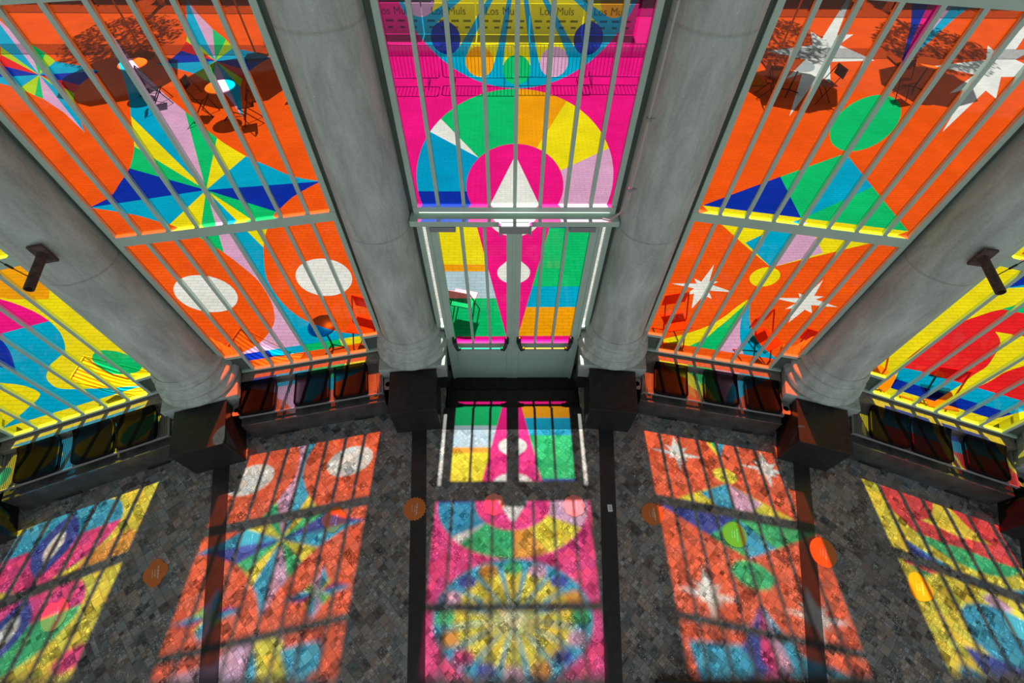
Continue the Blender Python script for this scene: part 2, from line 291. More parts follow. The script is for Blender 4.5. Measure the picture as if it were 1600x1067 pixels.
# ---------------------------------------------------------------- art on the glass (metres, in the plane of each bay: t along it, z up)
ART = {
 'L': ('orange', [
  ('cyan', [(0,4.72),(0.003,4.67),(0.008,4.598),(0.013,4.519),(0.02,4.45),(0.028,4.395),(0.038,4.344),(0.048,4.297),(0.06,4.25),(0.073,4.203),(0.088,4.156),(0.104,4.112),(0.12,4.07),(0.136,4.034),(0.152,4.003),(0.17,3.97),(0.192,3.93),(0.218,3.878),(0.246,3.817),(0.278,3.756),(0.31,3.7),(0.344,3.65),(0.381,3.604),(0.418,3.561),(0.455,3.522),(0.491,3.488),(0.527,3.46),(0.563,3.433),(0.6,3.405),(0.636,3.375),(0.671,3.345),(0.708,3.316),(0.75,3.29),(0.804,3.265),(0.867,3.242),(0.925,3.222),(0.965,3.208),(0.935,3.196),(0.891,3.178),(0.843,3.159),(0.8,3.14),(0.763,3.124),(0.728,3.107),(0.694,3.091),(0.66,3.072),(0.625,3.049),(0.59,3.024),(0.557,3),(0.53,2.98),(0.512,2.971),(0.502,2.969),(0.49,2.963),(0.47,2.945),(0.436,2.909),(0.394,2.861),(0.35,2.807),(0.31,2.754),(0.276,2.701),(0.244,2.646),(0.216,2.592),(0.19,2.54),(0.169,2.493),(0.152,2.45),(0.136,2.406),(0.12,2.36),(0.102,2.309),(0.084,2.256),(0.068,2.202),(0.055,2.15),(0.047,2.103),(0.042,2.058),(0.04,2.012),(0.04,1.96),(0.041,1.9),(0.043,1.836),(0.049,1.768),(0.06,1.7),(0.076,1.63),(0.096,1.557),(0.12,1.486),(0.15,1.42),(0.186,1.36),(0.228,1.303),(0.274,1.25),(0.32,1.2),(0.367,1.152),(0.416,1.108),(0.467,1.067),(0.52,1.03),(0.575,0.998),(0.633,0.97),(0.692,0.946),(0.75,0.925),(0.813,0.906),(0.879,0.891),(0.939,0.879),(0.98,0.87),(0.98,0.74),(0,0.74)]),
  ('pink', [(-0,4.72),(-0.003,4.67),(-0.008,4.598),(-0.013,4.519),(-0.02,4.45),(-0.028,4.395),(-0.038,4.344),(-0.048,4.297),(-0.06,4.25),(-0.073,4.203),(-0.088,4.156),(-0.104,4.112),(-0.12,4.07),(-0.136,4.034),(-0.152,4.003),(-0.17,3.97),(-0.192,3.93),(-0.218,3.878),(-0.246,3.817),(-0.278,3.756),(-0.31,3.7),(-0.344,3.65),(-0.381,3.604),(-0.418,3.561),(-0.455,3.522),(-0.491,3.488),(-0.527,3.46),(-0.563,3.433),(-0.6,3.405),(-0.636,3.375),(-0.671,3.345),(-0.708,3.316),(-0.75,3.29),(-0.804,3.265),(-0.867,3.242),(-0.925,3.222),(-0.965,3.208),(-0.935,3.196),(-0.891,3.178),(-0.843,3.159),(-0.8,3.14),(-0.763,3.124),(-0.728,3.107),(-0.694,3.091),(-0.66,3.072),(-0.625,3.049),(-0.59,3.024),(-0.557,3),(-0.53,2.98),(-0.512,2.971),(-0.502,2.969),(-0.49,2.963),(-0.47,2.945),(-0.436,2.909),(-0.394,2.861),(-0.35,2.807),(-0.31,2.754),(-0.276,2.701),(-0.244,2.646),(-0.216,2.592),(-0.19,2.54),(-0.169,2.493),(-0.152,2.45),(-0.136,2.406),(-0.12,2.36),(-0.102,2.309),(-0.084,2.256),(-0.068,2.202),(-0.055,2.15),(-0.047,2.103),(-0.042,2.058),(-0.04,2.012),(-0.04,1.96),(-0.041,1.9),(-0.043,1.836),(-0.049,1.768),(-0.06,1.7),(-0.076,1.63),(-0.096,1.557),(-0.12,1.486),(-0.15,1.42),(-0.186,1.36),(-0.228,1.303),(-0.274,1.25),(-0.32,1.2),(-0.367,1.152),(-0.416,1.108),(-0.467,1.067),(-0.52,1.03),(-0.575,0.998),(-0.633,0.97),(-0.692,0.946),(-0.75,0.925),(-0.813,0.906),(-0.879,0.891),(-0.939,0.879),(-0.98,0.87),(-0.98,0.74),(0,0.74)]),
  ('pink', [(0,3.25),(0,4.72),(0.003,4.67),(0.008,4.598),(0.013,4.519),(0.02,4.45),(0.028,4.395),(0.038,4.344),(0.048,4.297),(0.06,4.25),(0.073,4.203),(0.088,4.156),(0.104,4.112),(0.12,4.07),(0.136,4.034),(0.152,4.003),(0.17,3.97),(0.192,3.93)]),
  ('green', [(0,3.25),(0.192,3.93),(0.218,3.878),(0.246,3.817),(0.278,3.756),(0.31,3.7)]),
  ('yellow', [(0,3.25),(0.31,3.7),(0.344,3.65),(0.381,3.604),(0.418,3.561),(0.455,3.522)]),
  ('cyan', [(0,3.25),(0.455,3.522),(0.491,3.488),(0.527,3.46),(0.563,3.433),(0.6,3.405),(0.636,3.375),(0.671,3.345),(0.708,3.316),(0.75,3.29),(0.804,3.265),(0.867,3.242),(0.925,3.222),(0.965,3.208)]),
  ('blue', [(0,3.25),(0.965,3.208),(0.935,3.196),(0.891,3.178),(0.843,3.159),(0.8,3.14),(0.763,3.124),(0.728,3.107),(0.694,3.091),(0.66,3.072),(0.625,3.049),(0.59,3.024),(0.557,3),(0.53,2.98),(0.512,2.971),(0.502,2.969),(0.49,2.963),(0.47,2.945)]),
  ('green', [(0,3.25),(0.47,2.945),(0.436,2.909),(0.394,2.861),(0.35,2.807),(0.31,2.754)]),
  ('yellow', [(0,3.25),(0.31,2.754),(0.276,2.701),(0.244,2.646),(0.216,2.592),(0.19,2.54)]),
  ('cyan', [(0,3.25),(-0,4.72),(-0.003,4.67),(-0.008,4.598),(-0.013,4.519),(-0.02,4.45),(-0.028,4.395),(-0.038,4.344),(-0.048,4.297),(-0.06,4.25),(-0.073,4.203),(-0.088,4.156),(-0.104,4.112),(-0.12,4.07),(-0.136,4.034),(-0.152,4.003),(-0.17,3.97),(-0.192,3.93)]),
  ('yellow', [(0,3.25),(-0.192,3.93),(-0.218,3.878),(-0.246,3.817),(-0.278,3.756),(-0.31,3.7)]),
  ('green', [(0,3.25),(-0.31,3.7),(-0.344,3.65),(-0.381,3.604),(-0.418,3.561),(-0.455,3.522)]),
  ('blue', [(0,3.25),(-0.455,3.522),(-0.491,3.488),(-0.527,3.46),(-0.563,3.433),(-0.6,3.405),(-0.636,3.375),(-0.671,3.345),(-0.708,3.316),(-0.75,3.29),(-0.804,3.265),(-0.867,3.242),(-0.925,3.222),(-0.965,3.208)]),
  ('cyan', [(0,3.25),(-0.965,3.208),(-0.935,3.196),(-0.891,3.178),(-0.843,3.159),(-0.8,3.14),(-0.763,3.124),(-0.728,3.107),(-0.694,3.091),(-0.66,3.072),(-0.625,3.049),(-0.59,3.024),(-0.557,3),(-0.53,2.98),(-0.512,2.971),(-0.502,2.969),(-0.49,2.963),(-0.47,2.945)]),
  ('yellow', [(0,3.25),(-0.47,2.945),(-0.436,2.909),(-0.394,2.861),(-0.35,2.807),(-0.31,2.754)]),
  ('green', [(0,3.25),(-0.31,2.754),(-0.276,2.701),(-0.244,2.646),(-0.216,2.592),(-0.19,2.54)]),
  ('orange', [(-1,0.5),(1,0.5),(1,0.742),(-1,0.742)]),
  ('blue', [(-0.76,0.742),(-0.435,0.742),(-0.435,0.895),(-0.76,0.895)]),
  ('cyan', [(-0.435,0.742),(0,0.742),(0,0.895),(-0.435,0.895)]),
  ('green', [(0,0.742),(0.455,0.742),(0.455,0.895),(0,0.895)]),
  ('yellow', [(0.455,0.742),(0.76,0.742),(0.76,0.895),(0.455,0.895)]),
  ('clear', [(-0.329,2.01),(-0.332,2.048),(-0.339,2.086),(-0.351,2.122),(-0.368,2.156),(-0.39,2.188),(-0.415,2.217),(-0.444,2.242),(-0.475,2.264),(-0.51,2.281),(-0.546,2.293),(-0.584,2.3),(-0.622,2.303),(-0.66,2.3),(-0.698,2.293),(-0.734,2.281),(-0.768,2.264),(-0.8,2.242),(-0.829,2.217),(-0.854,2.188),(-0.876,2.156),(-0.893,2.122),(-0.905,2.086),(-0.912,2.048),(-0.915,2.01),(-0.912,1.972),(-0.905,1.934),(-0.893,1.898),(-0.876,1.863),(-0.854,1.832),(-0.829,1.803),(-0.8,1.778),(-0.769,1.756),(-0.734,1.739),(-0.698,1.727),(-0.66,1.72),(-0.622,1.717),(-0.584,1.72),(-0.546,1.727),(-0.51,1.739),(-0.475,1.756),(-0.444,1.778),(-0.415,1.803),(-0.39,1.832),(-0.368,1.863),(-0.351,1.898),(-0.339,1.934),(-0.332,1.972)]),
  ('clear', [(0.915,2.01),(0.912,2.048),(0.905,2.086),(0.893,2.122),(0.876,2.156),(0.854,2.188),(0.829,2.217),(0.8,2.242),(0.768,2.264),(0.734,2.281),(0.698,2.293),(0.66,2.3),(0.622,2.303),(0.584,2.3),(0.546,2.293),(0.51,2.281),(0.476,2.264),(0.444,2.242),(0.415,2.217),(0.39,2.188),(0.368,2.156),(0.351,2.122),(0.339,2.086),(0.332,2.048),(0.329,2.01),(0.332,1.972),(0.339,1.934),(0.351,1.898),(0.368,1.863),(0.39,1.832),(0.415,1.803),(0.444,1.778),(0.475,1.756),(0.51,1.739),(0.546,1.727),(0.584,1.72),(0.622,1.717),(0.66,1.72),(0.698,1.727),(0.734,1.739),(0.768,1.756),(0.8,1.778),(0.829,1.803),(0.854,1.832),(0.876,1.863),(0.893,1.898),(0.905,1.934),(0.912,1.972)]),
  ('pink', [(0.572,4.256),(0.575,4.634),(0.578,4.623),(0.603,4.541),(0.65,4.453)]),
  ('green', [(0.572,4.256),(0.65,4.453),(0.705,4.385)]),
  ('lime', [(0.572,4.256),(0.705,4.385),(0.727,4.33)]),
  ('cyan', [(0.572,4.256),(0.727,4.33),(0.857,4.291),(0.949,4.25)]),
  ('blue', [(0.572,4.256),(0.949,4.25),(0.867,4.22),(0.765,4.172)]),
  ('red', [(0.572,4.256),(0.765,4.172),(0.698,4.121)]),
  ('lime', [(0.572,4.256),(0.698,4.121),(0.655,4.069)]),
  ('cyan', [(0.572,4.256),(0.655,4.069),(0.573,3.841)]),
  ('pink', [(0.572,4.256),(0.573,3.841),(0.542,3.998),(0.483,4.102)]),
  ('green', [(0.572,4.256),(0.483,4.102),(0.449,4.128)]),
  ('lime', [(0.572,4.256),(0.449,4.128),(0.394,4.183)]),
  ('cyan', [(0.572,4.256),(0.394,4.183),(0.277,4.235),(0.173,4.265)]),
  ('blue', [(0.572,4.256),(0.173,4.265),(0.278,4.282),(0.383,4.336)]),
  ('red', [(0.572,4.256),(0.383,4.336),(0.447,4.391)]),
  ('lime', [(0.572,4.256),(0.447,4.391),(0.481,4.436)]),
  ('cyan', [(0.572,4.256),(0.481,4.436),(0.533,4.545),(0.575,4.634)]),
  ('pink', [(-0.572,4.256),(-0.569,4.634),(-0.566,4.623),(-0.541,4.541),(-0.494,4.453)]),
  ('green', [(-0.572,4.256),(-0.494,4.453),(-0.439,4.385)]),
  ('lime', [(-0.572,4.256),(-0.439,4.385),(-0.417,4.33)]),
  ('cyan', [(-0.572,4.256),(-0.417,4.33),(-0.287,4.291),(-0.195,4.25)]),
  ('blue', [(-0.572,4.256),(-0.195,4.25),(-0.277,4.22),(-0.379,4.172)]),
  ('red', [(-0.572,4.256),(-0.379,4.172),(-0.446,4.121)]),
  ('lime', [(-0.572,4.256),(-0.446,4.121),(-0.489,4.069)]),
  ('cyan', [(-0.572,4.256),(-0.489,4.069),(-0.571,3.841)]),
  ('pink', [(-0.572,4.256),(-0.571,3.841),(-0.602,3.998),(-0.661,4.102)]),
  ('green', [(-0.572,4.256),(-0.661,4.102),(-0.695,4.128)]),
  ('lime', [(-0.572,4.256),(-0.695,4.128),(-0.75,4.183)]),
  ('cyan', [(-0.572,4.256),(-0.75,4.183),(-0.867,4.235),(-0.971,4.265)]),
  ('blue', [(-0.572,4.256),(-0.971,4.265),(-0.866,4.282),(-0.761,4.336)]),
  ('red', [(-0.572,4.256),(-0.761,4.336),(-0.697,4.391)]),
  ('lime', [(-0.572,4.256),(-0.697,4.391),(-0.663,4.436)]),
  ('cyan', [(-0.572,4.256),(-0.663,4.436),(-0.611,4.545),(-0.569,4.634)]),
  ('pink', [(0,4.75),(-0.3,4.8),(-0.42,5.3),(-0.2,5.7),(0,5.8)]),
  ('cyan', [(0,4.75),(0.3,4.8),(0.42,5.3),(0.2,5.7),(0,5.8)]),
  ('yellow', [(0,4.75),(0.25,4.75),(0.5,5.25),(0.45,5.5),(0.15,5.3)]),
  ('cyan', [(0.3,4.95),(0.7,4.95),(0.78,5.3),(0.5,5.5)]),
  ('pink', [(-0.3,4.95),(-0.7,4.95),(-0.78,5.3),(-0.5,5.5)]),
  ('blue', [(0.8,5.6),(0.79,5.662),(0.762,5.718),(0.718,5.762),(0.662,5.79),(0.6,5.8),(0.538,5.79),(0.482,5.762),(0.438,5.718),(0.41,5.662),(0.4,5.6),(0.41,5.538),(0.438,5.482),(0.482,5.438),(0.538,5.41),(0.6,5.4),(0.662,5.41),(0.718,5.438),(0.762,5.482),(0.79,5.538)]),
  ('blue', [(-0.4,5.6),(-0.41,5.662),(-0.438,5.718),(-0.482,5.762),(-0.538,5.79),(-0.6,5.8),(-0.662,5.79),(-0.718,5.762),(-0.762,5.718),(-0.79,5.662),(-0.8,5.6),(-0.79,5.538),(-0.762,5.482),(-0.718,5.438),(-0.662,5.41),(-0.6,5.4),(-0.538,5.41),(-0.482,5.438),(-0.438,5.482),(-0.41,5.538)]),
 ]),
 'R': ('orange', [
  ('yellow', [(-0.93,2.955),(0.93,2.95),(0.735,2.78),(0.393,2.56),(0,2.3),(-0.393,2.56),(-0.735,2.8)]),
  ('cyan', [(0,2.94),(-0.12,2.87),(-0.376,2.578),(0,2.3)]),
  ('pink', [(0,2.94),(0.12,2.86),(0.376,2.578),(0,2.3)]),
  ('blue', [(-0.93,2.955),(-0.391,3.345),(-0.02,2.952)]),
  ('green', [(-0.391,3.345),(0,3.62),(0,2.952),(-0.02,2.952)]),
  ('cyan', [(0,3.62),(0.375,3.35),(0,2.952)]),
  ('green', [(0.375,3.35),(0.93,2.95),(0,2.952)]),
  ('yellow', [(0.148,2.153),(0.146,2.172),(0.143,2.191),(0.136,2.209),(0.128,2.227),(0.117,2.243),(0.104,2.257),(0.09,2.27),(0.074,2.281),(0.056,2.289),(0.038,2.296),(0.019,2.299),(0,2.301),(-0.019,2.299),(-0.038,2.296),(-0.056,2.289),(-0.074,2.281),(-0.09,2.27),(-0.104,2.257),(-0.117,2.243),(-0.128,2.227),(-0.136,2.209),(-0.143,2.191),(-0.146,2.172),(-0.148,2.153),(-0.146,2.134),(-0.143,2.115),(-0.136,2.097),(-0.128,2.079),(-0.117,2.063),(-0.104,2.049),(-0.09,2.036),(-0.074,2.025),(-0.056,2.017),(-0.038,2.01),(-0.019,2.007),(-0,2.005),(0.019,2.007),(0.038,2.01),(0.056,2.017),(0.074,2.025),(0.09,2.036),(0.104,2.049),(0.117,2.063),(0.128,2.079),(0.136,2.097),(0.143,2.115),(0.146,2.134)]),
  ('green', [(0.227,3.865),(0.225,3.895),(0.219,3.924),(0.209,3.952),(0.196,3.978),(0.18,4.003),(0.16,4.025),(0.138,4.045),(0.113,4.061),(0.087,4.074),(0.059,4.084),(0.03,4.09),(0,4.091),(-0.03,4.09),(-0.059,4.084),(-0.087,4.074),(-0.113,4.061),(-0.138,4.045),(-0.16,4.025),(-0.18,4.003),(-0.196,3.978),(-0.209,3.952),(-0.219,3.924),(-0.225,3.895),(-0.227,3.865),(-0.225,3.835),(-0.219,3.806),(-0.209,3.778),(-0.196,3.752),(-0.18,3.727),(-0.16,3.705),(-0.138,3.685),(-0.113,3.669),(-0.087,3.656),(-0.059,3.646),(-0.03,3.64),(-0,3.639),(0.03,3.64),(0.059,3.646),(0.087,3.656),(0.113,3.669),(0.138,3.685),(0.16,3.705),(0.18,3.727),(0.196,3.752),(0.209,3.778),(0.219,3.806),(0.225,3.835)]),
  ('clear', [(-0.565,2.232),(-0.527,1.981),(-0.432,1.99),(-0.484,1.93),(-0.213,1.86),(-0.484,1.832),(-0.408,1.707),(-0.508,1.748),(-0.565,1.488),(-0.622,1.748),(-0.707,1.711),(-0.646,1.832),(-0.916,1.86),(-0.646,1.916),(-0.698,1.99),(-0.608,1.953)]),
  ('clear2', [(-0.565,4.73),(-0.525,4.446),(-0.425,4.457),(-0.48,4.389),(-0.195,4.31),(-0.48,4.278),(-0.4,4.137),(-0.505,4.184),(-0.565,3.869),(-0.625,4.184),(-0.715,4.142),(-0.65,4.278),(-0.935,4.31),(-0.65,4.373),(-0.705,4.457),(-0.61,4.415)]),
  ('clear', [(0.565,2.232),(0.603,1.981),(0.698,1.99),(0.646,1.93),(0.916,1.86),(0.646,1.832),(0.722,1.707),(0.622,1.748),(0.565,1.488),(0.508,1.748),(0.422,1.711),(0.484,1.832),(0.213,1.86),(0.484,1.916),(0.432,1.99),(0.522,1.953)]),
  ('clear2', [(0.565,4.73),(0.605,4.446),(0.705,4.457),(0.65,4.389),(0.935,4.31),(0.65,4.278),(0.73,4.137),(0.625,4.184),(0.565,3.869),(0.505,4.184),(0.415,4.142),(0.48,4.278),(0.195,4.31),(0.48,4.373),(0.425,4.457),(0.52,4.415)]),
  ('yellow', [(0,1.8),(-0.006,1.793),(-0.015,1.783),(-0.026,1.77),(-0.037,1.752),(-0.048,1.73),(-0.06,1.704),(-0.073,1.674),(-0.088,1.636),(-0.104,1.589),(-0.121,1.534),(-0.14,1.476),(-0.162,1.42),(-0.188,1.366),(-0.216,1.312),(-0.248,1.258),(-0.283,1.207),(-0.321,1.159),(-0.363,1.113),(-0.409,1.068),(-0.462,1.019),(-0.531,0.961),(-0.612,0.898),(-0.688,0.84),(-0.74,0.8),(-0.76,0.755),(0,0.755)]),
  ('green', [(0,1.8),(-0.003,1.783),(-0.006,1.759),(-0.013,1.725),(-0.023,1.678),(-0.04,1.608),(-0.062,1.521),(-0.085,1.432),(-0.105,1.358),(-0.12,1.306),(-0.133,1.267),(-0.145,1.232),(-0.159,1.189),(-0.173,1.137),(-0.186,1.08),(-0.202,1.022),(-0.224,0.966),(-0.256,0.907),(-0.296,0.847),(-0.334,0.793),(-0.36,0.755),(0,0.755)]),
  ('cyan', [(0,1.8),(0.004,1.795),(0.009,1.789),(0.016,1.779),(0.022,1.765),(0.027,1.746),(0.032,1.723),(0.039,1.697),(0.047,1.668),(0.058,1.635),(0.071,1.599),(0.086,1.56),(0.102,1.521),(0.121,1.48),(0.141,1.436),(0.163,1.393),(0.183,1.354),(0.2,1.322),(0.216,1.294),(0.234,1.267),(0.255,1.236),(0.281,1.2),(0.311,1.162),(0.343,1.123),(0.377,1.085),(0.412,1.049),(0.449,1.014),(0.489,0.977),(0.536,0.938),(0.597,0.89),(0.668,0.837),(0.734,0.789),(0.78,0.755),(0,0.755)]),
  ('pink', [(0,1.8),(0.001,1.79),(0.002,1.775),(0.003,1.756),(0.005,1.729),(0.008,1.693),(0.011,1.649),(0.015,1.602),(0.021,1.556),(0.028,1.512),(0.037,1.468),(0.047,1.424),(0.059,1.38),(0.072,1.336),(0.086,1.292),(0.101,1.247),(0.119,1.2),(0.139,1.152),(0.16,1.103),(0.184,1.052),(0.211,0.998),(0.244,0.934),(0.283,0.864),(0.319,0.8),(0.344,0.755),(0,0.755)]),
  ('blue', [(0,4.27),(-0.03,4.34),(-0.11,4.54),(-0.19,4.67),(-0.3,4.9),(-0.5,5.2),(-0.3,5.4),(0,5.3)]),
  ('magenta', [(0,4.27),(-0.04,4.44),(-0.09,4.68),(-0.15,5.1),(0,5.3)]),
  ('cyan', [(0,4.27),(0.03,4.36),(0.12,4.59),(0.19,4.7),(0.3,4.9),(0.5,5.2),(0.3,5.4),(0,5.3)]),
  ('pink', [(0,4.27),(0.02,4.42),(0.07,4.69),(0.15,5.1),(0,5.3)]),
  ('cyan', [(-0.9,5.05),(-0.35,4.95),(-0.25,5.2),(-0.5,5.6),(-0.85,5.5)]),
  ('cyan', [(0.9,5.05),(0.35,4.95),(0.25,5.2),(0.5,5.6),(0.85,5.5)]),
  ('magenta', [(0.22,5.4),(0.213,5.457),(0.191,5.51),(0.156,5.556),(0.11,5.591),(0.057,5.613),(0,5.62),(-0.057,5.613),(-0.11,5.591),(-0.156,5.556),(-0.191,5.51),(-0.213,5.457),(-0.22,5.4),(-0.213,5.343),(-0.191,5.29),(-0.156,5.244),(-0.11,5.209),(-0.057,5.187),(-0,5.18),(0.057,5.187),(0.11,5.209),(0.156,5.244),(0.191,5.29),(0.213,5.343)]),
  ('blue', [(0.1,5.4),(0.095,5.431),(0.081,5.459),(0.059,5.481),(0.031,5.495),(0,5.5),(-0.031,5.495),(-0.059,5.481),(-0.081,5.459),(-0.095,5.431),(-0.1,5.4),(-0.095,5.369),(-0.081,5.341),(-0.059,5.319),(-0.031,5.305),(-0,5.3),(0.031,5.305),(0.059,5.319),(0.081,5.341),(0.095,5.369)]),
 ]),
 'C': ('magenta', [
  ('pink', [(0.84,2.678),(0.854,2.71),(0.867,2.743),(0.879,2.776),(0.89,2.81),(0.899,2.844),(0.907,2.878),(0.914,2.913),(0.919,2.948),(0.923,2.983),(0.926,3.018),(0.927,3.053),(0.927,3.088),(0.925,3.123),(0.923,3.159),(0.919,3.194),(0.913,3.228),(0.907,3.263),(0.899,3.297),(0.889,3.331),(0.879,3.365),(0.867,3.398),(0.854,3.431),(0.84,3.463),(0.824,3.495),(0.416,3.271),(0.424,3.256),(0.43,3.24),(0.436,3.224),(0.442,3.208),(0.446,3.191),(0.45,3.175),(0.454,3.158),(0.457,3.141),(0.459,3.124),(0.461,3.107),(0.462,3.09),(0.462,3.073),(0.462,3.056),(0.461,3.039),(0.46,3.022),(0.458,3.005),(0.455,2.988),(0.452,2.971),(0.448,2.955),(0.443,2.938),(0.438,2.922),(0.432,2.906),(0.426,2.89),(0.419,2.875)]),
  ('yellow', [(0.824,3.495),(0.812,3.516),(0.8,3.538),(0.788,3.559),(0.774,3.58),(0.76,3.6),(0.746,3.62),(0.731,3.64),(0.716,3.659),(0.7,3.678),(0.683,3.697),(0.666,3.715),(0.649,3.732),(0.631,3.749),(0.613,3.766),(0.594,3.782),(0.575,3.797),(0.555,3.812),(0.535,3.827),(0.515,3.841),(0.494,3.854),(0.473,3.867),(0.451,3.88),(0.43,3.891),(0.408,3.903),(0.185,3.494),(0.197,3.488),(0.209,3.482),(0.221,3.476),(0.233,3.469),(0.245,3.462),(0.257,3.455),(0.268,3.447),(0.279,3.439),(0.29,3.431),(0.3,3.422),(0.31,3.413),(0.32,3.403),(0.33,3.394),(0.34,3.384),(0.349,3.374),(0.358,3.363),(0.366,3.353),(0.374,3.342),(0.382,3.33),(0.39,3.319),(0.397,3.307),(0.404,3.295),(0.41,3.283),(0.416,3.271)]),
  ('amber', [(0.408,3.903),(0.392,3.91),(0.376,3.917),(0.36,3.924),(0.343,3.931),(0.327,3.937),(0.31,3.943),(0.294,3.949),(0.277,3.955),(0.26,3.96),(0.243,3.964),(0.226,3.969),(0.209,3.973),(0.192,3.977),(0.175,3.98),(0.158,3.984),(0.14,3.986),(0.123,3.989),(0.105,3.991),(0.088,3.993),(0.07,3.994),(0.053,3.995),(0.035,3.996),(0.018,3.997),(0,3.997),(0,3.532),(0.008,3.532),(0.016,3.532),(0.024,3.532),(0.032,3.531),(0.039,3.531),(0.047,3.53),(0.055,3.529),(0.063,3.528),(0.071,3.527),(0.079,3.526),(0.086,3.524),(0.094,3.523),(0.102,3.521),(0.11,3.519),(0.117,3.517),(0.125,3.515),(0.133,3.513),(0.14,3.511),(0.148,3.508),(0.155,3.506),(0.163,3.503),(0.17,3.5),(0.177,3.497),(0.185,3.494)]),
  ('green', [(0,3.997),(-0.029,3.997),(-0.057,3.995),(-0.086,3.993),(-0.114,3.99),(-0.142,3.986),(-0.171,3.981),(-0.199,3.975),(-0.226,3.969),(-0.254,3.961),(-0.281,3.953),(-0.309,3.944),(-0.335,3.934),(-0.362,3.923),(-0.388,3.912),(-0.414,3.899),(-0.439,3.886),(-0.464,3.872),(-0.489,3.858),(-0.513,3.842),(-0.536,3.826),(-0.559,3.809),(-0.582,3.792),(-0.604,3.773),(-0.625,3.754),(-0.327,3.397),(-0.316,3.408),(-0.305,3.418),(-0.293,3.428),(-0.282,3.437),(-0.269,3.446),(-0.257,3.455),(-0.244,3.463),(-0.231,3.471),(-0.218,3.478),(-0.205,3.485),(-0.191,3.491),(-0.177,3.497),(-0.163,3.503),(-0.149,3.508),(-0.134,3.513),(-0.12,3.517),(-0.105,3.52),(-0.09,3.524),(-0.075,3.526),(-0.06,3.529),(-0.045,3.53),(-0.03,3.532),(-0.015,3.532),(0,3.532)]),
  ('clear', [(-0.625,3.754),(-0.63,3.75),(-0.635,3.745),(-0.64,3.741),(-0.644,3.736),(-0.649,3.732),(-0.654,3.727),(-0.658,3.723),(-0.663,3.718),(-0.667,3.713),(-0.672,3.709),(-0.676,3.704),(-0.681,3.699),(-0.685,3.694),(-0.69,3.69),(-0.694,3.685),(-0.698,3.68),(-0.702,3.675),(-0.707,3.67),(-0.711,3.665),(-0.715,3.66),(-0.719,3.655),(-0.723,3.65),(-0.727,3.645),(-0.731,3.64),(-0.327,3.397)]),
  ('cyan2', [(-0.731,3.64),(-0.757,3.606),(-0.78,3.57),(-0.802,3.534),(-0.823,3.497),(-0.841,3.459),(-0.858,3.42),(-0.873,3.38),(-0.887,3.34),(-0.898,3.299),(-0.908,3.258),(-0.915,3.216),(-0.921,3.174),(-0.925,3.132),(-0.927,3.09),(-0.927,3.047),(-0.925,3.005),(-0.921,2.963),(-0.915,2.921),(-0.907,2.879),(-0.897,2.838),(-0.886,2.797),(-0.872,2.757),(-0.857,2.717),(-0.84,2.678),(-0.419,2.875),(-0.429,2.896),(-0.437,2.918),(-0.444,2.941),(-0.45,2.963),(-0.455,2.986),(-0.459,3.01),(-0.461,3.033),(-0.462,3.057),(-0.462,3.08),(-0.461,3.104),(-0.459,3.127),(-0.455,3.15),(-0.451,3.173),(-0.445,3.196),(-0.438,3.219),(-0.43,3.241),(-0.421,3.262),(-0.41,3.284),(-0.399,3.304),(-0.386,3.324),(-0.373,3.343),(-0.359,3.362),(-0.343,3.38),(-0.327,3.397)]),
  ('blue', [(-0.927,3.045),(-0.463,3.045),(-0.462,3.046),(-0.461,3.038),(-0.461,3.031),(-0.46,3.024),(-0.459,3.016),(-0.458,3.009),(-0.457,3.002),(-0.456,2.994),(-0.455,2.987),(-0.454,2.98),(-0.452,2.973),(-0.45,2.965),(-0.449,2.958),(-0.447,2.951),(-0.445,2.944),(-0.443,2.937),(-0.441,2.93),(-0.438,2.923),(-0.436,2.916),(-0.433,2.909),(-0.431,2.902),(-0.428,2.895),(-0.425,2.888),(-0.422,2.881),(-0.419,2.875),(-0.84,2.678),(-0.847,2.692),(-0.853,2.707),(-0.859,2.721),(-0.864,2.735),(-0.87,2.75),(-0.875,2.764),(-0.88,2.779),(-0.885,2.794),(-0.889,2.809),(-0.894,2.824),(-0.898,2.839),(-0.901,2.854),(-0.905,2.869),(-0.908,2.884),(-0.911,2.899),(-0.914,2.914),(-0.916,2.93),(-0.919,2.945),(-0.92,2.96),(-0.922,2.976),(-0.924,2.991),(-0.925,3.007),(-0.926,3.022),(-0.926,3.038)]),
  ('magenta', [(0.463,3.07),(0.46,3.115),(0.454,3.16),(0.443,3.204),(0.427,3.247),(0.408,3.288),(0.385,3.327),(0.358,3.363),(0.327,3.397),(0.293,3.428),(0.257,3.455),(0.218,3.478),(0.177,3.497),(0.134,3.513),(0.09,3.524),(0.045,3.53),(0,3.532),(-0.045,3.53),(-0.09,3.524),(-0.134,3.513),(-0.177,3.497),(-0.218,3.478),(-0.257,3.455),(-0.293,3.428),(-0.327,3.397),(-0.358,3.363),(-0.385,3.327),(-0.408,3.288),(-0.427,3.247),(-0.443,3.204),(-0.454,3.16),(-0.46,3.115),(-0.463,3.07),(-0.46,3.025),(-0.454,2.98),(-0.443,2.936),(-0.427,2.893),(-0.408,2.852),(-0.385,2.813),(-0.358,2.777),(-0.327,2.743),(-0.293,2.712),(-0.257,2.685),(-0.218,2.662),(-0.177,2.643),(-0.134,2.627),(-0.09,2.616),(-0.045,2.61),(-0,2.607),(0.045,2.61),(0.09,2.616),(0.134,2.627),(0.177,2.643),(0.218,2.662),(0.257,2.685),(0.293,2.712),(0.327,2.743),(0.358,2.777),(0.385,2.813),(0.408,2.852),(0.427,2.893),(0.443,2.936),(0.454,2.98),(0.46,3.025)]),
  ('magenta', [(-0.4,2.76),(0.4,2.76),(0,0.55)]),
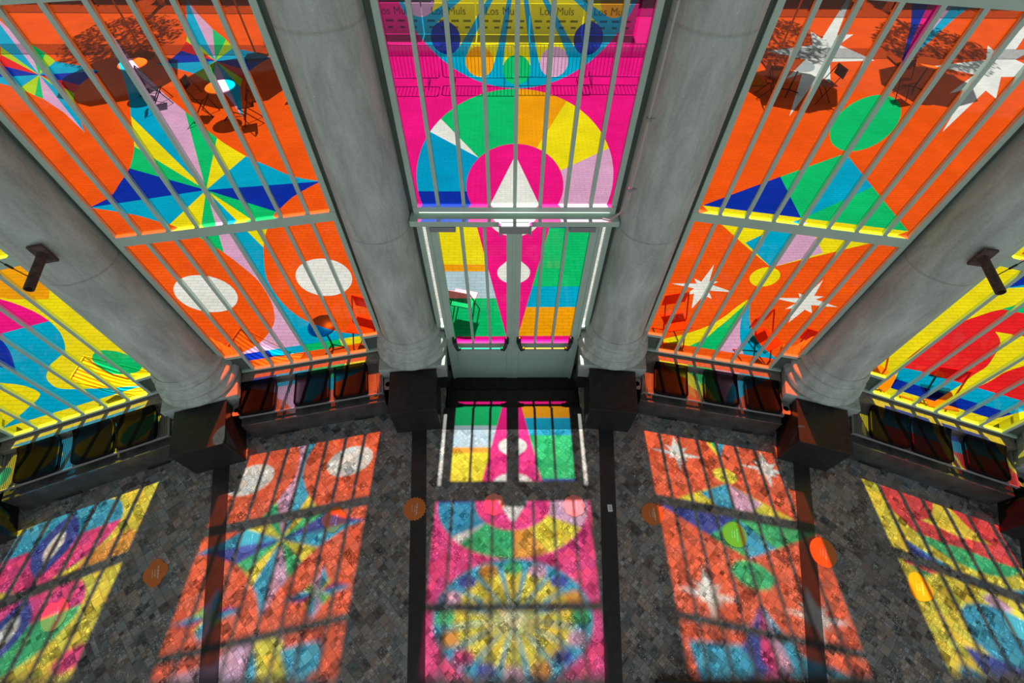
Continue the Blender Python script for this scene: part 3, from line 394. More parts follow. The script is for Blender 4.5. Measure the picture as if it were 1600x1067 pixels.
  ('cyan', [(0.87,4.87),(0.868,4.927),(0.863,4.984),(0.853,5.04),(0.84,5.095),(0.824,5.15),(0.804,5.203),(0.78,5.255),(0.753,5.305),(0.723,5.353),(0.69,5.4),(0.654,5.444),(0.615,5.485),(0.574,5.524),(0.53,5.56),(0.483,5.593),(0.435,5.623),(0.385,5.65),(0.333,5.674),(0.28,5.694),(0.225,5.71),(0.17,5.723),(0.114,5.733),(0.057,5.738),(0,5.74),(-0.057,5.738),(-0.114,5.733),(-0.17,5.723),(-0.225,5.71),(-0.28,5.694),(-0.333,5.674),(-0.385,5.65),(-0.435,5.623),(-0.483,5.593),(-0.53,5.56),(-0.574,5.524),(-0.615,5.485),(-0.654,5.444),(-0.69,5.4),(-0.723,5.353),(-0.753,5.305),(-0.78,5.255),(-0.804,5.203),(-0.824,5.15),(-0.84,5.095),(-0.853,5.04),(-0.863,4.984),(-0.868,4.927),(-0.87,4.87),(-0.868,4.813),(-0.863,4.756),(-0.853,4.7),(-0.84,4.645),(-0.824,4.59),(-0.804,4.537),(-0.78,4.485),(-0.753,4.435),(-0.723,4.387),(-0.69,4.34),(-0.654,4.296),(-0.615,4.255),(-0.574,4.216),(-0.53,4.18),(-0.483,4.147),(-0.435,4.117),(-0.385,4.09),(-0.333,4.066),(-0.28,4.046),(-0.225,4.03),(-0.17,4.017),(-0.114,4.007),(-0.057,4.002),(-0,4),(0.057,4.002),(0.114,4.007),(0.17,4.017),(0.225,4.03),(0.28,4.046),(0.333,4.066),(0.385,4.09),(0.435,4.117),(0.483,4.147),(0.53,4.18),(0.574,4.216),(0.615,4.255),(0.654,4.296),(0.69,4.34),(0.723,4.387),(0.753,4.435),(0.78,4.485),(0.804,4.537),(0.824,4.59),(0.84,4.645),(0.853,4.7),(0.863,4.756),(0.868,4.813)]),
  ('yellow', [(0.006,4.82),(0.043,4.57),(0.093,4.27),(0.104,4.17),(-0.104,4.17),(-0.093,4.27),(-0.043,4.57),(-0.006,4.82)]),
  ('yellow', [(0.025,4.826),(0.155,4.609),(0.316,4.351),(0.364,4.263),(0.172,4.183),(0.144,4.28),(0.075,4.576),(0.014,4.822)]),
  ('yellow', [(0.04,4.839),(0.243,4.688),(0.49,4.511),(0.569,4.449),(0.421,4.301),(0.359,4.38),(0.182,4.627),(0.031,4.83)]),
  ('yellow', [(0.048,4.856),(0.294,4.795),(0.59,4.726),(0.687,4.698),(0.607,4.506),(0.519,4.554),(0.261,4.715),(0.044,4.845)]),
  ('yellow', [(0.05,4.876),(0.3,4.913),(0.6,4.963),(0.7,4.974),(0.7,4.766),(0.6,4.777),(0.3,4.827),(0.05,4.864)]),
  ('yellow', [(0.044,4.895),(0.261,5.025),(0.519,5.186),(0.607,5.234),(0.687,5.042),(0.59,5.014),(0.294,4.945),(0.048,4.884)]),
  ('yellow', [(0.031,4.91),(0.182,5.113),(0.359,5.36),(0.421,5.439),(0.569,5.291),(0.49,5.229),(0.243,5.052),(0.04,4.901)]),
  ('yellow', [(0.014,4.918),(0.075,5.164),(0.144,5.46),(0.172,5.557),(0.364,5.477),(0.316,5.389),(0.155,5.131),(0.025,4.914)]),
  ('yellow', [(-0.006,4.92),(-0.043,5.17),(-0.093,5.47),(-0.104,5.57),(0.104,5.57),(0.093,5.47),(0.043,5.17),(0.006,4.92)]),
  ('yellow', [(-0.025,4.914),(-0.155,5.131),(-0.316,5.389),(-0.364,5.477),(-0.172,5.557),(-0.144,5.46),(-0.075,5.164),(-0.014,4.918)]),
  ('yellow', [(-0.04,4.901),(-0.243,5.052),(-0.49,5.229),(-0.569,5.291),(-0.421,5.439),(-0.359,5.36),(-0.182,5.113),(-0.031,4.91)]),
  ('yellow', [(-0.048,4.884),(-0.294,4.945),(-0.59,5.014),(-0.687,5.042),(-0.607,5.234),(-0.519,5.186),(-0.261,5.025),(-0.044,4.895)]),
  ('yellow', [(-0.05,4.864),(-0.3,4.827),(-0.6,4.777),(-0.7,4.766),(-0.7,4.974),(-0.6,4.963),(-0.3,4.913),(-0.05,4.876)]),
  ('yellow', [(-0.044,4.845),(-0.261,4.715),(-0.519,4.554),(-0.607,4.506),(-0.687,4.698),(-0.59,4.726),(-0.294,4.795),(-0.048,4.856)]),
  ('yellow', [(-0.031,4.83),(-0.182,4.627),(-0.359,4.38),(-0.421,4.301),(-0.569,4.449),(-0.49,4.511),(-0.243,4.688),(-0.04,4.839)]),
  ('yellow', [(-0.014,4.822),(-0.075,4.576),(-0.144,4.28),(-0.172,4.183),(-0.364,4.263),(-0.316,4.351),(-0.155,4.609),(-0.025,4.826)]),
  ('lemon', [(0.13,4.87),(0.128,4.895),(0.12,4.92),(0.108,4.942),(0.092,4.962),(0.072,4.978),(0.05,4.99),(0.025,4.998),(0,5),(-0.025,4.998),(-0.05,4.99),(-0.072,4.978),(-0.092,4.962),(-0.108,4.942),(-0.12,4.92),(-0.128,4.895),(-0.13,4.87),(-0.128,4.845),(-0.12,4.82),(-0.108,4.798),(-0.092,4.778),(-0.072,4.762),(-0.05,4.75),(-0.025,4.742),(-0,4.74),(0.025,4.742),(0.05,4.75),(0.072,4.762),(0.092,4.778),(0.108,4.798),(0.12,4.82),(0.128,4.845)]),
  ('green', [(0.107,4.135),(0.104,4.159),(0.096,4.181),(0.084,4.202),(0.067,4.219),(0.046,4.231),(0.024,4.239),(0,4.242),(-0.024,4.239),(-0.046,4.231),(-0.067,4.219),(-0.084,4.202),(-0.096,4.181),(-0.104,4.159),(-0.107,4.135),(-0.104,4.111),(-0.096,4.089),(-0.084,4.068),(-0.067,4.051),(-0.046,4.039),(-0.024,4.031),(0,4.028),(0.024,4.031),(0.046,4.039),(0.067,4.051),(0.084,4.068),(0.096,4.089),(0.104,4.111)]),
  ('pink', [(0.388,4.191),(0.386,4.215),(0.378,4.237),(0.365,4.258),(0.348,4.275),(0.328,4.287),(0.305,4.295),(0.281,4.298),(0.257,4.295),(0.235,4.287),(0.215,4.275),(0.198,4.258),(0.185,4.237),(0.177,4.215),(0.174,4.191),(0.177,4.167),(0.185,4.145),(0.198,4.124),(0.215,4.107),(0.235,4.095),(0.257,4.087),(0.281,4.084),(0.305,4.087),(0.328,4.095),(0.348,4.107),(0.365,4.124),(0.378,4.145),(0.386,4.167)]),
  ('blue', [(0.627,4.35),(0.624,4.374),(0.616,4.397),(0.603,4.417),(0.586,4.434),(0.566,4.447),(0.544,4.455),(0.52,4.457),(0.496,4.455),(0.473,4.447),(0.453,4.434),(0.436,4.417),(0.423,4.397),(0.415,4.374),(0.413,4.35),(0.415,4.326),(0.423,4.304),(0.436,4.284),(0.453,4.267),(0.473,4.254),(0.496,4.246),(0.52,4.243),(0.544,4.246),(0.566,4.254),(0.586,4.267),(0.603,4.284),(0.616,4.304),(0.624,4.326)]),
  ('amber', [(0.786,4.589),(0.783,4.613),(0.775,4.635),(0.763,4.655),(0.746,4.672),(0.725,4.685),(0.703,4.693),(0.679,4.696),(0.655,4.693),(0.633,4.685),(0.612,4.672),(0.595,4.655),(0.583,4.635),(0.575,4.613),(0.572,4.589),(0.575,4.565),(0.583,4.542),(0.595,4.522),(0.612,4.505),(0.633,4.492),(0.655,4.484),(0.679,4.482),(0.703,4.484),(0.725,4.492),(0.746,4.505),(0.763,4.522),(0.775,4.542),(0.783,4.565)]),
  ('green', [(0.842,4.87),(0.839,4.894),(0.831,4.916),(0.819,4.937),(0.802,4.954),(0.781,4.966),(0.759,4.974),(0.735,4.977),(0.711,4.974),(0.689,4.966),(0.668,4.954),(0.651,4.937),(0.639,4.916),(0.631,4.894),(0.628,4.87),(0.631,4.846),(0.639,4.824),(0.651,4.803),(0.668,4.786),(0.689,4.774),(0.711,4.766),(0.735,4.763),(0.759,4.766),(0.781,4.774),(0.802,4.786),(0.819,4.803),(0.831,4.824),(0.839,4.846)]),
  ('pink', [(0.786,5.151),(0.783,5.175),(0.775,5.198),(0.763,5.218),(0.746,5.235),(0.725,5.248),(0.703,5.256),(0.679,5.258),(0.655,5.256),(0.633,5.248),(0.612,5.235),(0.595,5.218),(0.583,5.198),(0.575,5.175),(0.572,5.151),(0.575,5.127),(0.583,5.105),(0.595,5.085),(0.612,5.068),(0.633,5.055),(0.655,5.047),(0.679,5.044),(0.703,5.047),(0.725,5.055),(0.746,5.068),(0.763,5.085),(0.775,5.105),(0.783,5.127)]),
  ('blue', [(0.627,5.39),(0.624,5.414),(0.616,5.436),(0.603,5.456),(0.586,5.473),(0.566,5.486),(0.544,5.494),(0.52,5.497),(0.496,5.494),(0.473,5.486),(0.453,5.473),(0.436,5.456),(0.423,5.436),(0.415,5.414),(0.413,5.39),(0.415,5.366),(0.423,5.343),(0.436,5.323),(0.453,5.306),(0.473,5.293),(0.496,5.285),(0.52,5.283),(0.544,5.285),(0.566,5.293),(0.586,5.306),(0.603,5.323),(0.616,5.343),(0.624,5.366)]),
  ('amber', [(0.388,5.549),(0.386,5.573),(0.378,5.595),(0.365,5.616),(0.348,5.633),(0.328,5.645),(0.305,5.653),(0.281,5.656),(0.257,5.653),(0.235,5.645),(0.215,5.633),(0.198,5.616),(0.185,5.595),(0.177,5.573),(0.174,5.549),(0.177,5.525),(0.185,5.503),(0.198,5.482),(0.215,5.465),(0.235,5.453),(0.257,5.445),(0.281,5.442),(0.305,5.445),(0.328,5.453),(0.348,5.465),(0.365,5.482),(0.378,5.503),(0.386,5.525)]),
  ('pink', [(0.107,5.605),(0.104,5.629),(0.096,5.651),(0.084,5.672),(0.067,5.689),(0.046,5.701),(0.024,5.709),(0,5.712),(-0.024,5.709),(-0.046,5.701),(-0.067,5.689),(-0.084,5.672),(-0.096,5.651),(-0.104,5.629),(-0.107,5.605),(-0.104,5.581),(-0.096,5.559),(-0.084,5.538),(-0.067,5.521),(-0.046,5.509),(-0.024,5.501),(0,5.498),(0.024,5.501),(0.046,5.509),(0.067,5.521),(0.084,5.538),(0.096,5.559),(0.104,5.581)]),
  ('blue', [(-0.174,5.549),(-0.177,5.573),(-0.185,5.595),(-0.198,5.616),(-0.215,5.633),(-0.235,5.645),(-0.257,5.653),(-0.281,5.656),(-0.305,5.653),(-0.328,5.645),(-0.348,5.633),(-0.365,5.616),(-0.378,5.595),(-0.386,5.573),(-0.388,5.549),(-0.386,5.525),(-0.378,5.503),(-0.365,5.482),(-0.348,5.465),(-0.328,5.453),(-0.305,5.445),(-0.281,5.442),(-0.257,5.445),(-0.235,5.453),(-0.215,5.465),(-0.198,5.482),(-0.185,5.503),(-0.177,5.525)]),
  ('magenta', [(-0.413,5.39),(-0.415,5.414),(-0.423,5.436),(-0.436,5.456),(-0.453,5.473),(-0.473,5.486),(-0.496,5.494),(-0.52,5.497),(-0.544,5.494),(-0.566,5.486),(-0.586,5.473),(-0.603,5.456),(-0.616,5.436),(-0.624,5.414),(-0.627,5.39),(-0.624,5.366),(-0.616,5.343),(-0.603,5.323),(-0.586,5.306),(-0.566,5.293),(-0.544,5.285),(-0.52,5.283),(-0.496,5.285),(-0.473,5.293),(-0.453,5.306),(-0.436,5.323),(-0.423,5.343),(-0.415,5.366)]),
  ('amber', [(-0.572,5.151),(-0.575,5.175),(-0.583,5.198),(-0.595,5.218),(-0.612,5.235),(-0.633,5.248),(-0.655,5.256),(-0.679,5.258),(-0.703,5.256),(-0.725,5.248),(-0.746,5.235),(-0.763,5.218),(-0.775,5.198),(-0.783,5.175),(-0.786,5.151),(-0.783,5.127),(-0.775,5.105),(-0.763,5.085),(-0.746,5.068),(-0.725,5.055),(-0.703,5.047),(-0.679,5.044),(-0.655,5.047),(-0.633,5.055),(-0.612,5.068),(-0.595,5.085),(-0.583,5.105),(-0.575,5.127)]),
  ('green', [(-0.628,4.87),(-0.631,4.894),(-0.639,4.916),(-0.651,4.937),(-0.668,4.954),(-0.689,4.966),(-0.711,4.974),(-0.735,4.977),(-0.759,4.974),(-0.781,4.966),(-0.802,4.954),(-0.819,4.937),(-0.831,4.916),(-0.839,4.894),(-0.842,4.87),(-0.839,4.846),(-0.831,4.824),(-0.819,4.803),(-0.802,4.786),(-0.781,4.774),(-0.759,4.766),(-0.735,4.763),(-0.711,4.766),(-0.689,4.774),(-0.668,4.786),(-0.651,4.803),(-0.639,4.824),(-0.631,4.846)]),
  ('pink', [(-0.572,4.589),(-0.575,4.613),(-0.583,4.635),(-0.595,4.655),(-0.612,4.672),(-0.633,4.685),(-0.655,4.693),(-0.679,4.696),(-0.703,4.693),(-0.725,4.685),(-0.746,4.672),(-0.763,4.655),(-0.775,4.635),(-0.783,4.613),(-0.786,4.589),(-0.783,4.565),(-0.775,4.542),(-0.763,4.522),(-0.746,4.505),(-0.725,4.492),(-0.703,4.484),(-0.679,4.482),(-0.655,4.484),(-0.633,4.492),(-0.612,4.505),(-0.595,4.522),(-0.583,4.542),(-0.575,4.565)]),
  ('blue', [(-0.413,4.35),(-0.415,4.374),(-0.423,4.397),(-0.436,4.417),(-0.453,4.434),(-0.473,4.447),(-0.496,4.455),(-0.52,4.457),(-0.544,4.455),(-0.566,4.447),(-0.586,4.434),(-0.603,4.417),(-0.616,4.397),(-0.624,4.374),(-0.627,4.35),(-0.624,4.326),(-0.616,4.304),(-0.603,4.284),(-0.586,4.267),(-0.566,4.254),(-0.544,4.246),(-0.52,4.243),(-0.496,4.246),(-0.473,4.254),(-0.453,4.267),(-0.436,4.284),(-0.423,4.304),(-0.415,4.326)]),
  ('amber', [(-0.174,4.191),(-0.177,4.215),(-0.185,4.237),(-0.198,4.258),(-0.215,4.275),(-0.235,4.287),(-0.257,4.295),(-0.281,4.298),(-0.305,4.295),(-0.328,4.287),(-0.348,4.275),(-0.365,4.258),(-0.378,4.237),(-0.386,4.215),(-0.388,4.191),(-0.386,4.167),(-0.378,4.145),(-0.365,4.124),(-0.348,4.107),(-0.328,4.095),(-0.305,4.087),(-0.281,4.084),(-0.257,4.087),(-0.235,4.095),(-0.215,4.107),(-0.198,4.124),(-0.185,4.145),(-0.177,4.167)]),
  ('magenta', [(0.2,5.95),(0.19,6.012),(0.162,6.068),(0.118,6.112),(0.062,6.14),(0,6.15),(-0.062,6.14),(-0.118,6.112),(-0.162,6.068),(-0.19,6.012),(-0.2,5.95),(-0.19,5.888),(-0.162,5.832),(-0.118,5.788),(-0.062,5.76),(-0,5.75),(0.062,5.76),(0.118,5.788),(0.162,5.832),(0.19,5.888)]),
  ('clear', [(0,3.425),(0.249,2.876),(0.266,2.831),(0.274,2.784),(0.274,2.736),(0.266,2.689),(0.249,2.644),(0.225,2.602),(0.194,2.566),(0.158,2.535),(0.116,2.511),(0.071,2.494),(0.024,2.486),(-0.024,2.486),(-0.071,2.494),(-0.116,2.511),(-0.158,2.535),(-0.194,2.566),(-0.225,2.602),(-0.249,2.644),(-0.266,2.689),(-0.274,2.736),(-0.274,2.784),(-0.266,2.831),(-0.249,2.876)]),
 ]),
 'Cd': ('magenta', [
  ('yellow', [(-0.9,2.075),(-0.9,2.72),(-0.3,2.72),(-0.2,2.075)]),
  ('amber', [(-0.9,1.964),(-0.9,2.075),(-0.1,2.075),(-0.1,1.964)]),
  ('bluegrey', [(-0.9,1.497),(-0.9,1.964),(0,1.964),(0,1.497)]),
  ('green', [(-0.9,0.708),(-0.9,1.497),(0,1.497),(0,0.708)]),
  ('blue', [(0.9,2.602),(0.9,2.72),(0.2,2.72),(0.2,2.602)]),
  ('green', [(0.9,1.71),(0.9,2.602),(0.1,2.602),(0,1.71)]),
  ('cyan', [(0.9,1.327),(0.9,1.71),(0,1.71),(0,1.327)]),
  ('amber', [(0.9,0.715),(0.9,1.327),(0,1.327),(0,0.715)]),
  ('magenta', [(-0.4,2.72),(0.385,2.72),(0.375,2.66),(0.06,0.65),(-0.08,0.65),(-0.395,2.66)]),
  ('clear', [(0.275,2.76),(0.272,2.722),(0.264,2.684),(0.251,2.648),(0.233,2.614),(0.211,2.583),(0.184,2.556),(0.154,2.532),(0.121,2.513),(0.085,2.498),(0.048,2.489),(0.01,2.485),(-0.029,2.487),(-0.067,2.493),(-0.103,2.505),(-0.137,2.522),(-0.169,2.543),(-0.198,2.569),(-0.222,2.598),(-0.243,2.631),(-0.258,2.666),(-0.269,2.703),(-0.274,2.741)]),
  ('clear', [(0,2.22),(0.165,2.03),(0.181,1.996),(0.189,1.959),(0.189,1.921),(0.181,1.884),(0.165,1.85),(0.141,1.82),(0.112,1.794),(0.077,1.776),(0.04,1.764),(0,1.76),(-0.04,1.764),(-0.077,1.776),(-0.112,1.794),(-0.141,1.82),(-0.165,1.85),(-0.181,1.884),(-0.189,1.921),(-0.189,1.959),(-0.181,1.996),(-0.165,2.03)]),
  ('clear', [(-0.96,0.9),(-0.905,0.9),(-0.905,2.75),(-0.96,2.75)]),
  ('clear', [(0.96,0.9),(0.905,0.9),(0.905,2.75),(0.96,2.75)]),
 ]),
 'FL': ('yellow', [
  ('cyan', [(0.68,2.08),(0.676,2.048),(0.671,2.003),(0.662,1.951),(0.65,1.9),(0.631,1.849),(0.608,1.794),(0.583,1.742),(0.56,1.7),(0.542,1.671),(0.526,1.651),(0.509,1.636),(0.49,1.62),(0.467,1.604),(0.443,1.589),(0.416,1.575),(0.39,1.56),(0.362,1.545),(0.333,1.531),(0.305,1.516),(0.28,1.5),(0.26,1.484),(0.243,1.467),(0.227,1.449),(0.21,1.43),(0.19,1.409),(0.168,1.387),(0.147,1.364),(0.13,1.34),(0.116,1.316),(0.105,1.292),(0.096,1.267),(0.09,1.24),(0.085,1.21),(0.082,1.179),(0.083,1.148),(0.09,1.12),(0.104,1.097),(0.124,1.076),(0.147,1.057),(0.17,1.04),(0.192,1.026),(0.214,1.014),(0.239,1.002),(0.27,0.985),(0.31,0.961),(0.357,0.933),(0.405,0.905),(0.45,0.88),(0.49,0.86),(0.527,0.843),(0.563,0.827),(0.6,0.81),(0.641,0.79),(0.684,0.768),(0.723,0.749),(0.75,0.735),(-0.75,0.735),(-0.723,0.749),(-0.684,0.768),(-0.641,0.79),(-0.6,0.81),(-0.563,0.827),(-0.527,0.843),(-0.49,0.86),(-0.45,0.88),(-0.405,0.905),(-0.357,0.933),(-0.31,0.961),(-0.27,0.985),(-0.239,1.002),(-0.214,1.014),(-0.192,1.026),(-0.17,1.04),(-0.147,1.057),(-0.124,1.076),(-0.104,1.097),(-0.09,1.12),(-0.083,1.148),(-0.082,1.179),(-0.085,1.21),(-0.09,1.24),(-0.096,1.267),(-0.105,1.292),(-0.116,1.316),(-0.13,1.34),(-0.147,1.364),(-0.168,1.387),(-0.19,1.409),(-0.21,1.43),(-0.227,1.449),(-0.243,1.467),(-0.26,1.484),(-0.28,1.5),(-0.305,1.516),(-0.333,1.531),(-0.362,1.545),(-0.39,1.56),(-0.416,1.575),(-0.443,1.589),(-0.467,1.604),(-0.49,1.62),(-0.509,1.636),(-0.526,1.651),(-0.542,1.671),(-0.56,1.7),(-0.583,1.742),(-0.608,1.794),(-0.631,1.849),(-0.65,1.9),(-0.662,1.951),(-0.671,2.003),(-0.676,2.048),(-0.68,2.08)]),
  ('magenta', [(0.68,2.08),(0.674,2.169),(0.657,2.256),(0.628,2.34),(0.589,2.42),(0.539,2.494),(0.481,2.561),(0.414,2.619),(0.34,2.669),(0.26,2.708),(0.176,2.737),(0.089,2.754),(0,2.76),(-0.089,2.754),(-0.176,2.737),(-0.26,2.708),(-0.34,2.669),(-0.414,2.619),(-0.481,2.561),(-0.539,2.494),(-0.589,2.42),(-0.628,2.34),(-0.657,2.256),(-0.674,2.169),(-0.68,2.08)]),
  ('blue', [(0,2.68),(0.043,2.61),(0.084,2.54),(0.122,2.47),(0.156,2.4),(0.183,2.33),(0.203,2.26),(0.216,2.19),(0.22,2.12),(0.216,2.05),(0.203,1.98),(0.183,1.91),(0.156,1.84),(0.122,1.77),(0.084,1.7),(0.043,1.63),(0,1.56),(-0.043,1.63),(-0.084,1.7),(-0.122,1.77),(-0.156,1.84),(-0.183,1.91),(-0.203,1.98),(-0.216,2.05),(-0.22,2.12),(-0.216,2.19),(-0.203,2.26),(-0.183,2.33),(-0.156,2.4),(-0.122,2.47),(-0.084,2.54),(-0.043,2.61)]),
  ('clear', [(0,2.44),(0.018,2.403),(0.034,2.365),(0.05,2.328),(0.064,2.29),(0.075,2.252),(0.083,2.215),(0.088,2.178),(0.09,2.14),(0.088,2.103),(0.083,2.065),(0.075,2.028),(0.064,1.99),(0.05,1.953),(0.034,1.915),(0.018,1.878),(0,1.84),(-0.018,1.878),(-0.034,1.915),(-0.05,1.953),(-0.064,1.99),(-0.075,2.028),(-0.083,2.065),(-0.088,2.103),(-0.09,2.14),(-0.088,2.178),(-0.083,2.215),(-0.075,2.252),(-0.064,2.29),(-0.05,2.328),(-0.034,2.365),(-0.018,2.403)]),
  ('amber', [(0,2.34),(0.007,2.315),(0.013,2.29),(0.019,2.265),(0.025,2.24),(0.029,2.215),(0.032,2.19),(0.034,2.165),(0.035,2.14),(0.034,2.115),(0.032,2.09),(0.029,2.065),(0.025,2.04),(0.019,2.015),(0.013,1.99),(0.007,1.965),(0,1.94),(-0.007,1.965),(-0.013,1.99),(-0.019,2.015),(-0.025,2.04),(-0.029,2.065),(-0.032,2.09),(-0.034,2.115),(-0.035,2.14),(-0.034,2.165),(-0.032,2.19),(-0.029,2.215),(-0.025,2.24),(-0.019,2.265),(-0.013,2.29),(-0.007,2.315)]),
  ('amber', [(0.72,2.795),(0.9,2.795),(0.99,2.7),(0.98,2.5),(0.86,2.34),(0.8,2.36),(0.62,2.44),(0.45,2.6),(0.4,2.795)]),
  ('green', [(0.6,1.21),(0.601,1.246),(0.602,1.298),(0.607,1.354),(0.62,1.4),(0.644,1.439),(0.677,1.474),(0.714,1.501),(0.75,1.51),(0.788,1.499),(0.829,1.473),(0.868,1.435),(0.9,1.39),(0.926,1.332),(0.947,1.261),(0.96,1.189),(0.96,1.13),(0.944,1.084),(0.916,1.044),(0.879,1.015),(0.84,1),(0.794,1.002),(0.741,1.018),(0.689,1.043),(0.65,1.07),(0.626,1.103),(0.613,1.144),(0.606,1.183),(0.6,1.21)]),
  ('amber', [(-0.72,2.795),(-0.9,2.795),(-0.99,2.7),(-0.98,2.5),(-0.86,2.34),(-0.8,2.36),(-0.62,2.44),(-0.45,2.6),(-0.4,2.795)]),
  ('green', [(-0.6,1.21),(-0.601,1.246),(-0.602,1.298),(-0.607,1.354),(-0.62,1.4),(-0.644,1.439),(-0.677,1.474),(-0.714,1.501),(-0.75,1.51),(-0.788,1.499),(-0.829,1.473),(-0.868,1.435),(-0.9,1.39),(-0.926,1.332),(-0.947,1.261),(-0.96,1.189),(-0.96,1.13),(-0.944,1.084),(-0.916,1.044),(-0.879,1.015),(-0.84,1),(-0.794,1.002),(-0.741,1.018),(-0.689,1.043),(-0.65,1.07),(-0.626,1.103),(-0.613,1.144),(-0.606,1.183),(-0.6,1.21)]),
  ('green', [(0.7,3.42),(0.694,3.511),(0.676,3.601),(0.647,3.688),(0.606,3.77),(0.555,3.846),(0.495,3.915),(0.426,3.975),(0.35,4.026),(0.268,4.067),(0.181,4.096),(0.091,4.114),(0,4.12),(-0.091,4.114),(-0.181,4.096),(-0.268,4.067),(-0.35,4.026),(-0.426,3.975),(-0.495,3.915),(-0.555,3.846),(-0.606,3.77),(-0.647,3.688),(-0.676,3.601),(-0.694,3.511),(-0.7,3.42)]),
  ('magenta', [(0.7,3.42),(0.694,3.329),(0.676,3.239),(0.647,3.152),(0.606,3.07),(0.555,2.994),(0.495,2.925),(0.426,2.865),(0.35,2.814),(0.268,2.773),(0.181,2.744),(0.091,2.726),(0,2.72),(-0.091,2.726),(-0.181,2.744),(-0.268,2.773),(-0.35,2.814),(-0.426,2.865),(-0.495,2.925),(-0.555,2.994),(-0.606,3.07),(-0.647,3.152),(-0.676,3.239),(-0.694,3.329),(-0.7,3.42)]),
  ('blue', [(0,3.92),(0.039,3.857),(0.077,3.795),(0.111,3.732),(0.141,3.67),(0.166,3.607),(0.185,3.545),(0.196,3.482),(0.2,3.42),(0.196,3.357),(0.185,3.295),(0.166,3.232),(0.141,3.17),(0.111,3.107),(0.077,3.045),(0.039,2.982),(0,2.92),(-0.039,2.982),(-0.077,3.045),(-0.111,3.107),(-0.141,3.17),(-0.166,3.232),(-0.185,3.295),(-0.196,3.357),(-0.2,3.42),(-0.196,3.482),(-0.185,3.545),(-0.166,3.607),(-0.141,3.67),(-0.111,3.732),(-0.077,3.795),(-0.039,3.857)]),
  ('clear', [(0,3.7),(0.018,3.665),(0.034,3.63),(0.05,3.595),(0.064,3.56),(0.075,3.525),(0.083,3.49),(0.088,3.455),(0.09,3.42),(0.088,3.385),(0.083,3.35),(0.075,3.315),(0.064,3.28),(0.05,3.245),(0.034,3.21),(0.018,3.175),(0,3.14),(-0.018,3.175),(-0.034,3.21),(-0.05,3.245),(-0.064,3.28),(-0.075,3.315),(-0.083,3.35),(-0.088,3.385),(-0.09,3.42),(-0.088,3.455),(-0.083,3.49),(-0.075,3.525),(-0.064,3.56),(-0.05,3.595),(-0.034,3.63),(-0.018,3.665)]),
  ('magenta', [(-0.69,4.26),(-0.696,4.304),(-0.713,4.345),(-0.74,4.38),(-0.775,4.407),(-0.816,4.424),(-0.86,4.43),(-0.904,4.424),(-0.945,4.407),(-0.98,4.38),(-1.007,4.345),(-1.024,4.304),(-1.03,4.26),(-1.024,4.216),(-1.007,4.175),(-0.98,4.14),(-0.945,4.113),(-0.904,4.096),(-0.86,4.09),(-0.816,4.096),(-0.775,4.113),(-0.74,4.14),(-0.713,4.175),(-0.696,4.216)]),
  ('magenta', [(1.03,4.26),(1.024,4.304),(1.007,4.345),(0.98,4.38),(0.945,4.407),(0.904,4.424),(0.86,4.43),(0.816,4.424),(0.775,4.407),(0.74,4.38),(0.713,4.345),(0.696,4.304),(0.69,4.26),(0.696,4.216),(0.713,4.175),(0.74,4.14),(0.775,4.113),(0.816,4.096),(0.86,4.09),(0.904,4.096),(0.945,4.113),(0.98,4.14),(1.007,4.175),(1.024,4.216)]),
  ('cyan', [(0.4,4.9),(0.392,4.978),(0.37,5.053),(0.333,5.122),(0.283,5.183),(0.222,5.233),(0.153,5.27),(0.078,5.292),(0,5.3),(-0.078,5.292),(-0.153,5.27),(-0.222,5.233),(-0.283,5.183),(-0.333,5.122),(-0.37,5.053),(-0.392,4.978),(-0.4,4.9),(-0.392,4.822),(-0.37,4.747),(-0.333,4.678),(-0.283,4.617),(-0.222,4.567),(-0.153,4.53),(-0.078,4.508),(-0,4.5),(0.078,4.508),(0.153,4.53),(0.222,4.567),(0.283,4.617),(0.333,4.678),(0.37,4.747),(0.392,4.822)]),
  ('green', [(0.2,4.9),(0.193,4.952),(0.173,5),(0.141,5.041),(0.1,5.073),(0.052,5.093),(0,5.1),(-0.052,5.093),(-0.1,5.073),(-0.141,5.041),(-0.173,5),(-0.193,4.952),(-0.2,4.9),(-0.193,4.848),(-0.173,4.8),(-0.141,4.759),(-0.1,4.727),(-0.052,4.707),(-0,4.7),(0.052,4.707),(0.1,4.727),(0.141,4.759),(0.173,4.8),(0.193,4.848)]),
 ]),
 'FR': ('yellow', [
